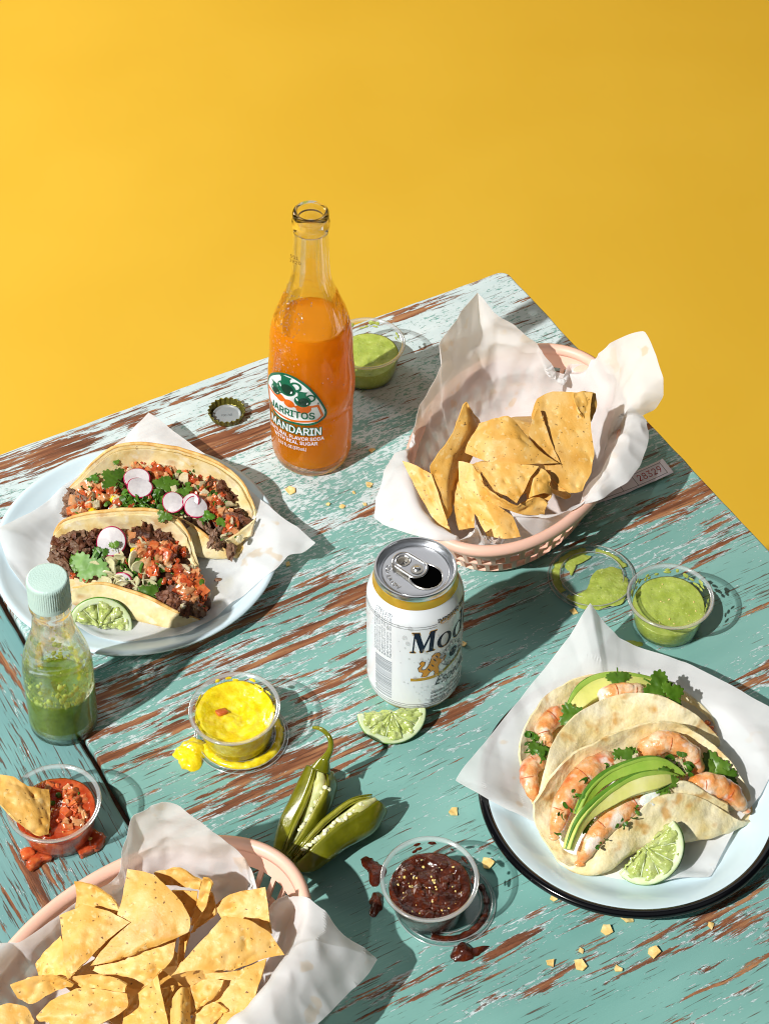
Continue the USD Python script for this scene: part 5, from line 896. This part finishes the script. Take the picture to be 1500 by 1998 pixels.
leaf(T2, 168, 1112, 30, .0165, 150, 35, -110, 21, 3, 'cilantro_pale'); leaf(T2, 150, 1100, 29, .0110, 180, 25, -110, 25, 3); leaf(T2, 285, 1158, 25, .0110, 70, 24, -80, 22, 3); leaf(T2, 270, 1095, 31, .0080, 0, 30, -60, 23, 2); leaf(T2, 192, 1078, 33, .0080, 40, 30, -90, 24, 3, 'herb_bit'); leaf(T2, 392, 1140, 21, .0065, -80, 20, -60, 26, 2); leaf(T2, 318, 1010, 46, .0070, 150, 40, -90, 27, 3)
single('beef_crumb', blob(P(426, 1132, 8), (.0028, .0022, .0016), None, 3, .4), 'beef_grey', 'crumb of beef on the paper right of the front beef taco', 'crumb')
for pts, l in [([(416, 1158), (436, 1140), (445, 1152), (432, 1174), (418, 1180)], 'pale green oil drip on the paper near the front beef taco'), ([(440, 1135), (452, 1128), (456, 1140), (446, 1150)], 'small pale green oil drip on the paper near the plate edge')]:
    O = cr(PP([(x, y, 6.6) for x, y in pts]), 30, True); G = np.array([O.mean(0) + (O - O.mean(0)) * k for k in (.001, .5, .85, 1)]); G[..., 2] += np.array([.0005, .00045, .0003, 0])[:, None]; single('oil_drip', (G.reshape(-1, 3), tri(quads(4, 30, True))), 'oil_stain', l, 'drip')

# ---------------------------------------------------------------- two shrimp tacos on the enamel plate
T3 = thing('shrimp_taco', 'rear folded shrimp taco with a broad avocado slice along its back', 'taco', P(1200, 1400, 5))
tortilla(T3, [[(1040, 1568, 10), (1020, 1515, 17), (1016, 1449, 22), (1033, 1404, 27), (1066, 1358, 31), (1120, 1325, 33), (1178, 1313, 33), (1252, 1321, 32), (1335, 1350, 27), (1387, 1395, 18), (1404, 1440, 11)],
              [(1052, 1566, 7), (1040, 1520, 10), (1042, 1465, 13), (1062, 1425, 16), (1095, 1390, 19), (1140, 1360, 20), (1185, 1345, 20), (1250, 1345, 19), (1325, 1368, 16), (1378, 1408, 11), (1401, 1446, 9)],
              [(1070, 1560, 7), (1066, 1520, 7), (1075, 1480, 7), (1100, 1445, 7), (1135, 1418, 7), (1180, 1400, 7), (1240, 1395, 7), (1315, 1405, 7), (1372, 1432, 7), (1400, 1450, 8)],
              [(1060, 1560, 16), (1078, 1525, 24), (1105, 1490, 26), (1150, 1462, 26), (1200, 1445, 26), (1262, 1438, 24), (1330, 1440, 20), (1378, 1452, 14), (1404, 1458, 10)],
              [(1052, 1548, 20), (1062, 1500, 33), (1078, 1449, 42), (1111, 1408, 48), (1169, 1369, 51), (1215, 1354, 52), (1252, 1352, 52), (1293, 1360, 50), (1350, 1390, 40), (1402, 1440, 18)]], 'flour_tortilla', 23, second=False, thick=.0017, amp=.0020)
T4 = thing('shrimp_taco', 'front folded shrimp taco with a green avocado slice on top', 'taco', P(1260, 1570, 5))
tortilla(T4, [[(1040, 1566, 30), (1078, 1513, 41), (1112, 1476, 46), (1170, 1443, 49), (1252, 1413, 51), (1314, 1409, 48), (1368, 1437, 40), (1422, 1482, 30), (1461, 1546, 17)],
              [(1046, 1606, 18), (1090, 1562, 21), (1140, 1532, 23), (1200, 1508, 23), (1265, 1488, 23), (1320, 1488, 21), (1375, 1512, 18), (1425, 1546, 15), (1468, 1582, 11)],
              [(1072, 1655, 9), (1110, 1637, 8), (1150, 1612, 8), (1210, 1585, 8), (1270, 1562, 8), (1330, 1562, 8), (1380, 1572, 8), (1428, 1586, 8), (1469, 1594, 9)],
              [(1106, 1692, 9), (1162, 1706, 10), (1205, 1682, 13), (1252, 1655, 14), (1300, 1645, 14), (1350, 1640, 14), (1395, 1632, 13), (1430, 1618, 11), (1462, 1604, 9)],
              [(1136, 1690, 16), (1152, 1664, 22), (1180, 1634, 28), (1231, 1598, 34), (1277, 1557, 42), (1314, 1548, 42), (1355, 1553, 37), (1397, 1573, 28), (1436, 1598, 18), (1464, 1602, 10)]], 'flour_tortilla', 33, second=False, thick=.0018, amp=.0020)
part(T4, 'tortilla', sheet(ruffle(loft([[(1300, 1536, 44), (1330, 1524, 46), (1370, 1540, 38), (1420, 1570, 26)], [(1290, 1560, 34), (1330, 1560, 34), (1375, 1575, 28), (1424, 1590, 18)]], 26, 12), .0008, 90, 41), .0018), 'flour_tortilla')
mound(T4, [(1085, 1625), (1110, 1570), (1160, 1520), (1230, 1480), (1310, 1470), (1370, 1500), (1430, 1550), (1440, 1585), (1380, 1570), (1300, 1560), (1230, 1600), (1170, 1650), (1120, 1670)], 9, 26, 'cream_sauce', 44)
mound(T3, [(1040, 1540), (1040, 1460), (1075, 1400), (1130, 1355), (1200, 1345), (1290, 1355), (1370, 1410), (1330, 1420), (1200, 1390), (1110, 1430), (1080, 1480), (1062, 1545)], 8, 17, 'flour_tortilla', 45)
def shrimp(t, pts, r0, seed):
    p = cr(PP(pts), 54); n = len(p); u = np.linspace(0, 1, n); seg = 5.2
    r = r0 * .92 * (np.interp(u, [0, .08, .3, .7, .92, 1], [.55, .95, 1.05, .9, .68, .35])) * (1 + .07 * np.abs(np.sin(u * seg * np.pi)) ** .5 - .05)
    v, f = tubem(p, r, 20); v = v + (meshkit.fbm(v * 180, 3, seed)[:, None] - .5) * .0026; b = part(t, 'shrimp', (v, f), 'shrimp')
    tg = np.gradient(p, axis=0); tg /= np.linalg.norm(tg, axis=1, keepdims=True); up_ = np.array([-.2, -.45, .87])
    for k in range(1 + seed % 2, int(seg), 2):
        i = int(k / seg * n); a = up_ - tg[i] * (up_ @ tg[i]); a /= np.linalg.norm(a); bb = np.cross(tg[i], a); g = np.radians(np.linspace(-60 + 20 * ((seed * 7 + k) % 3), 35 + 15 * ((seed + k) % 4), 15)); arc = p[i] + (a * np.cos(g)[:, None] + bb * np.sin(g)[:, None]) * (r[i] + .0002) + tg[i] * (.0015 * np.cos(g))[:, None]
        part(b, 'segment_line', tubem(arc, [.0001, .00042, .0001], 5), 'shrimp_line')
    e = p[-1]; part(b, 'tail', blob(e + tg[-1] * .002, (.0034, .0026, .0016), None, seed, .4, 1.6, 2), 'shrimp')
shrimp(T4, [(1200, 1485, 36), (1160, 1500, 38), (1122, 1535, 36), (1096, 1580, 32), (1082, 1628, 24)], .0092, 1)
shrimp(T4, [(1262, 1558, 32), (1220, 1580, 34), (1180, 1612, 31), (1150, 1648, 26), (1134, 1680, 18)], .0080, 2)
shrimp(T4, [(1250, 1470, 38), (1285, 1450, 44), (1322, 1455, 43), (1350, 1478, 38), (1362, 1516, 28)], .0080, 3)
shrimp(T4, [(1345, 1532, 35), (1385, 1530, 35), (1425, 1548, 29), (1452, 1578, 18)], .0078, 4)
shrimp(T3, [(1108, 1390, 24), (1076, 1404, 26), (1060, 1428, 25), (1072, 1452, 24)], .0075, 5)
shrimp(T3, [(1060, 1480, 21), (1036, 1496, 20), (1033, 1530, 18), (1045, 1560, 13)], .0070, 6)
shrimp(T3, [(1168, 1362, 40), (1208, 1349, 44), (1255, 1347, 43)], .0062, 7)
def avocado(t, outer, inner, thick, seed, m='avocado', m2='avocado_green'):
    O, I = cr(PP(outer), 44), cr(PP(inner), 44); s = np.linspace(0, 1, 14)[:, None, None]; G = I + (O - I) * s; G = ruffle(G, .0004, 120, seed)
    b = part(t, 'avocado_slice', sheet(G, thick), m)
    Gb = G[10:] + gnorm(G[10:]) * np.sign(gnorm(G)[..., 2].mean()) * (thick / 2 + .0002); part(b, 'green_margin', sheet(Gb, .0005), m2)
    part(b, 'avocado_skin', tubem(O, [.0006, thick * .36, thick * .36, .0006], 8), 'avocado_skin')
avocado(T3, [(1106, 1376, 33), (1124, 1344, 38), (1150, 1325, 40), (1185, 1316, 41), (1235, 1318, 41), (1285, 1330, 36)], [(1120, 1396, 30), (1145, 1378, 34), (1170, 1362, 37), (1200, 1352, 40), (1240, 1346, 40), (1282, 1342, 36)], .0050, 3)
avocado(T4, [(1122, 1588, 38), (1140, 1548, 44), (1178, 1510, 48), (1231, 1487, 50), (1285, 1481, 49), (1334, 1512, 40)], [(1130, 1592, 36), (1160, 1548, 41), (1190, 1528, 44), (1235, 1512, 46), (1285, 1505, 46), (1330, 1518, 39)], .0060, 4, 'avocado_green', 'avocado_green')
avocado(T4, [(1104, 1656, 34), (1126, 1600, 43), (1176, 1550, 49), (1231, 1517, 51), (1280, 1507, 50), (1318, 1514, 44)], [(1112, 1660, 31), (1150, 1596, 39), (1192, 1574, 43), (1250, 1550, 46), (1282, 1542, 46), (1314, 1524, 43)], .0062, 5)
for i, a_ in enumerate([(1206, 1328, 45, .0110, 180, 10, -90, 31, 3), (1290, 1345, 46, .0145, -120, 22, -60, 32, 4), (1318, 1352, 45, .0120, -60, 24, -40, 33, 3), (1110, 1390, 38, .0105, 30, 25, -100, 34, 3), (1050, 1470, 27, .0100, 160, 20, -100, 35, 3), (1058, 1432, 27, .0060, 0, 20, -90, 36, 3), (1042, 1440, 25, .0055, 60, 20, -90, 37, 3)]): leaf(T3, *a_)
for a_ in [(1213, 1478, 46, .0100, 60, 25, -80, 41, 3), (1232, 1474, 45, .0085, -30, 25, -80, 42, 3), (1296, 1520, 48, .0115, 20, 25, -80, 43, 3), (1288, 1538, 45, .0075, 100, 35, -80, 44, 3), (1390, 1490, 30, .0130, 10, 30, -110, 45, 3), (1372, 1500, 30, .0115, 60, 30, -70, 46, 3), (1424, 1512, 27, .0100, -50, 20, -60, 47, 3), (1140, 1605, 36, .0075, 60, 30, -60, 48, 3), (1330, 1470, 45, .0055, 0, 20, -90, 49, 2)]: leaf(T4, *a_)
pieces(T4, [(1290, 1480), (1335, 1490), (1345, 1520), (1320, 1530), (1290, 1500)], 14, 'onion_bit', 'onion_piece', .0035, lambda x, y: 38, 71, 'dice'); pieces(T4, [(1285, 1475), (1345, 1485), (1350, 1525), (1300, 1515)], 16, 'herb_bit', 'herb_piece', .0026, lambda x, y: 40, 72, 'slab', (1.3, .8, .3))
pieces(T3, [(1030, 1440), (1060, 1440), (1062, 1475), (1040, 1480)], 7, 'onion_bit', 'onion_piece', .0032, lambda x, y: 23, 73, 'dice'); pieces(T3, [(1025, 1430), (1065, 1440), (1062, 1480), (1030, 1470), (1040, 1530)], 18, 'herb_bit', 'herb_piece', .0026, lambda x, y: 24, 74, 'slab', (1.3, .8, .3)); pieces(T3, [(1375, 1405), (1392, 1420), (1398, 1440), (1380, 1425)], 6, 'tomato_dice', 'tomato_piece', .0022, lambda x, y: 15, 75, 'dice')

for x, y, h, q in [(1272, 1553, 41, .0048), (1262, 1560, 40, .0036), (1168, 1500, 36, .0040), (1196, 1488, 38, .0036)]: part(T4, 'cream_sauce', blob(P(x, y, h), (q * 1.5, q, q * .45), frame(40, 25, -60), x, .5, 1.6, 3), 'cream_sauce')
pieces(T4, [(1075, 1600), (1120, 1530), (1190, 1480), (1210, 1500), (1130, 1570), (1090, 1640)], 26, 'herb_bit', 'herb_piece', .0016, lambda x, y: 43 - max(0, (1130 - x) * .16), 76, 'slab', (1.3, .7, .25))
pieces(T4, [(1150, 1655), (1250, 1565), (1265, 1575), (1160, 1670)], 14, 'herb_bit', 'herb_piece', .0015, lambda x, y: 38 - max(0, (1240 - x) * .12), 77, 'slab', (1.3, .7, .25))
pieces(T4, [(1180, 1490), (1240, 1470), (1250, 1485), (1190, 1510)], 8, 'onion_bit', 'onion_piece', .0028, lambda x, y: 43, 78)
pieces(T1, PA, 46, 'red_salsa', 'tomato_pulp', .0026, lambda x, y: hA(x, y) + 1.5, 79, 'blob'); pieces(T2, PB[4:], 40, 'red_salsa', 'tomato_pulp', .0026, lambda x, y: hB(x, y) + 2, 80, 'blob')
pieces(T1, PA, 40, 'herb_bit', 'herb_piece', .0019, lambda x, y: hA(x, y) + 3, 81, 'slab', (1.3, .7, .25)); pieces(T1, PA, 30, 'onion_bit', 'onion_piece', .0030, lambda x, y: hA(x, y) + 2, 82, 'dice'); pieces(T2, PB, 26, 'onion_bit', 'onion_piece', .0028, lambda x, y: hB(x, y) + 2, 83, 'dice')

# ---------------------------------------------------------------- split pickled jalapenos
def pepper(label, rows, seed, plac, seeds, stem=None, stemr=None):
    """rows: left cut edge, underside, right cut edge, each from stem end to tip."""
    G0 = loft(rows, 48, 31); c = G0.mean((0, 1)); t = thing('pickled_jalapeno', label, 'pepper', (c[0], c[1], 0))
    G = ruffle(G0, .0006, 60, seed); N = gnorm(G); up_ = np.sign((N[15] @ np.array([0, 0, 1])).mean()); part(t, 'skin', sheet(G, .0012), 'jalapeno')
    t_ = np.linspace(0, 1, 31)[:, None, None]; H = G + N * up_ * (.0030 - .0010 * np.sin(np.pi * t_)); H = ruffle(H, .0006, 140, seed + 1); part(t, 'flesh', sheet(H, .0016), 'jalapeno_flesh')
    for a, b in ((G[0], H[0]), (G[-1], H[-1])): part(t, 'cut_edge', tubem((a + b) / 2 + [0, 0, .0002], [.0004, .0014, .0014, .0004], 8), 'jalapeno_flesh')
    pl_ = cr(PP(plac), 40); part(t, 'placenta', (lambda v, f: (v + (meshkit.fbm(v * 200, 3, seed)[:, None] - .5) * .002, f))(*tubem(pl_, [.0015, .0042, .0036, .0030, .0016, .0008], 12)), 'placenta')
    r = rng(seed); sd = cr(PP(seeds), 24)
    for k in range(len(sd)): part(t, 'seed', blob(sd[k] + r.normal(0, .0008, 3), (.0019, .0016, .0011), rrot(r) if k % 3 == 0 else frame(r.uniform(0, 360), 15, r.uniform(0, 360)), k, .1, 1, 1), 'pepper_seed')
    if stem: s = cr(PP(stem), 40); part(t, 'stem', tubem(s, stemr, 12), 'jalapeno')
pepper('split pickled jalapeno with a long curled stem', [[(614, 1500, 27), (605, 1530, 27), (589, 1572, 25), (568, 1618, 21), (550, 1662, 14)], [(597, 1500, 16), (583, 1525, 14), (562, 1570, 13), (542, 1618, 12), (534, 1656, 9)], [(618, 1535, 4), (612, 1550, 3), (594, 1592, 2.5), (570, 1640, 2.5), (552, 1670, 7)], [(651, 1512, 16), (656, 1532, 15), (640, 1585, 14), (608, 1640, 12), (572, 1676, 9)], [(636, 1504, 27), (640, 1532, 28), (620, 1582, 26), (592, 1630, 21), (564, 1670, 14)]], 3,
       [(624, 1498, 29), (626, 1520, 27), (614, 1560, 21), (594, 1604, 16), (572, 1645, 12)], [(637, 1536, 27), (622, 1562, 24), (606, 1590, 21), (588, 1618, 18)], [(612, 1420, 44), (628, 1424, 50), (643, 1440, 50), (645, 1460, 44), (634, 1482, 35), (625, 1504, 29)], [.0012, .0015, .0017, .0020, .0030, .0074])
pepper('stemless split pickled jalapeno with a row of pale seeds', [[(726, 1551, 26), (694, 1556, 28), (656, 1578, 27), (625, 1605, 25), (590, 1645, 20), (572, 1668, 13)], [(715, 1560, 14), (688, 1575, 12), (650, 1600, 11), (618, 1628, 10), (586, 1660, 9), (568, 1680, 9)], [(740, 1590, 4), (712, 1612, 2.5), (668, 1640, 2.5), (632, 1664, 2.5), (598, 1684, 3), (574, 1692, 7)], [(754, 1582, 15), (735, 1615, 13), (678, 1652, 12), (642, 1680, 11), (602, 1702, 9), (577, 1697, 9)], [(738, 1562, 27), (714, 1578, 28), (672, 1604, 27), (632, 1636, 24), (600, 1666, 18), (580, 1684, 12)]], 5,
       [(732, 1560, 27), (712, 1572, 27), (682, 1592, 24), (645, 1618, 20), (612, 1646, 16), (590, 1668, 12)], [(711, 1570, 29), (690, 1582, 28), (660, 1602, 27), (632, 1624, 25), (612, 1642, 22), (592, 1660, 18)])

# ---------------------------------------------------------------- paper ticket, crumbs
plain('ticket_paper', 'DAD3DA', .6); plain('ticket_ink', '2B2A30', .6); plain('ticket_red', 'B5303E', .6)
tk = thing('paper_ticket', 'torn paper ticket with a red number sticking out under the far basket', 'ticket', P(1240, 945))
A_, B_ = P(1150, 972), P(1302, 918); ex = (B_ - A_) / np.linalg.norm(B_ - A_); ey = np.array([-ex[1], ex[0], 0]); LT = np.linalg.norm(B_ - A_); WT = .0165
bend = lambda s: .0010 + .0045 * np.clip((s - LT * .35) / (LT * .65), 0, 1) ** 1.6
u, v = np.meshgrid(np.linspace(-.006, LT, 40), np.linspace(-1, 1, 10)); tear = .0012 * (meshkit.fbm(np.stack([u * 160, v, u * 0], -1), 3, 3) - .5); W_ = WT * (.5 * v) + np.where(v < -.9, tear, 0)
part(tk, 'paper', sheet(A_ + ex * u[..., None] + ey * W_[..., None] + np.array([0, 0, 1]) * bend(u)[..., None], .0003), 'ticket_paper')
def TK(m, mt, s, t, name): v, f = m if isinstance(m, tuple) else polysheet(m, .003); v = np.asarray(v); x = v[:, 0] + s; part(tk, name, (A_ + x[:, None] * ex + (v[:, 1] + t)[:, None] * ey + np.c_[x * 0, x * 0, bend(x) + .0003], f), mt)
TK(mv(shapes_of_text('28329', .0066, False, .0205), 0, 0), 'ticket_red', LT - .0165, -.0030, 'number')
for x0, y0, x1, y1 in [(-.006, -.0062, LT - .004, -.0058), (-.006, .0058, LT - .004, .0062), (LT - .0044, -.0062, LT - .004, .0062), (LT - .030, -.0062, LT - .0296, .0062), (LT - .043, -.0062, LT - .0426, .0062)]: TK(shapely.box(x0, y0, x1, y1), 'ticket_ink', 0, 0, 'ruled_line')
TK(mv(shapes_of_text('No.', .0022, True), 0, 0), 'ticket_ink', LT - .037, .003, 'lettering')
CR = [(1220, 1790, 22, 'diamond-shaped chip crumb, largest below the enamel plate'), (1184, 1818, 15, 'slanted chip crumb left of the largest crumb'), (1130, 1886, 17, 'pointed chip crumb above the lower edge of the table'), (1133, 1857, 7, 'tiny crumb at the tip of the pointed crumb'), (1073, 1882, 11, 'small square crumb, leftmost of the row near the lower edge'), (1206, 1894, 12, 'narrow crumb between the pointed and the five-sided crumb'), (1277, 1860, 18, 'five-sided crumb right of the narrow crumb'), (1386, 1808, 10, 'pale rough crumb, rightmost below the enamel plate'), (1081, 1754, 10, 'round pale crumb just left of the black plate rim'),
      (884, 1586, 13, 'rounded pale crumb on the open table right of the jalapenos'), (951, 1686, 16, 'square crumb on the lid beside the brown salsa cup'), (566, 958, 15, 'cracked crumb right of the blue plate'), (562, 1102, 10, 'little crumb off the right corner of the beef taco paper'), (905, 1258, 9, 'orange crumb in the shade right of the can'), (668, 990, 8, 'crumb between the blue plate and the far basket'), (690, 962, 6, 'speck of chip left of the far basket'), (720, 948, 12, 'crumb at the left edge of the far basket paper'), (725, 880, 10, 'crumb between the soda bottle and the far basket'), (712, 985, 7, 'yellowish crumb beside the left lobe of the far basket paper'), (1120, 1195, 12, 'brownish crumb below the smeared green lid'), (640, 985, 6, 'tiny crumb nearest the middle of the gap left of the far basket')]
r_ = rng(31)
for x, y, s, l in CR:
    s = s / 3700; n = r_.integers(4, 7); a = np.sort(r_.uniform(0, 6.28, n)); a = np.linspace(0, 2 * np.pi, n, endpoint=False) + r_.uniform(-.35, .35, n) + r_.uniform(0, 6); q = np.c_[np.cos(a), np.sin(a)] * (s * r_.uniform(.75, 1.15, n))[:, None]
    v, f = polysheet(Polygon(q).buffer(.0001), .0012); v[:, 2] = (meshkit.fbm(v * 300 + x, 2, x) - .5) * .0016; V, F = solidify(v, f, .0009); R = frame(0, r_.uniform(3, 14), r_.uniform(0, 360)); V = V @ R.T; c = P(x, y); V = V + c; V[:, 2] += .0006 - V[:, 2].min() - .0005
    single('chip_crumb', (V, F), 'pale_crumb', l, 'crumb', smooth=40)
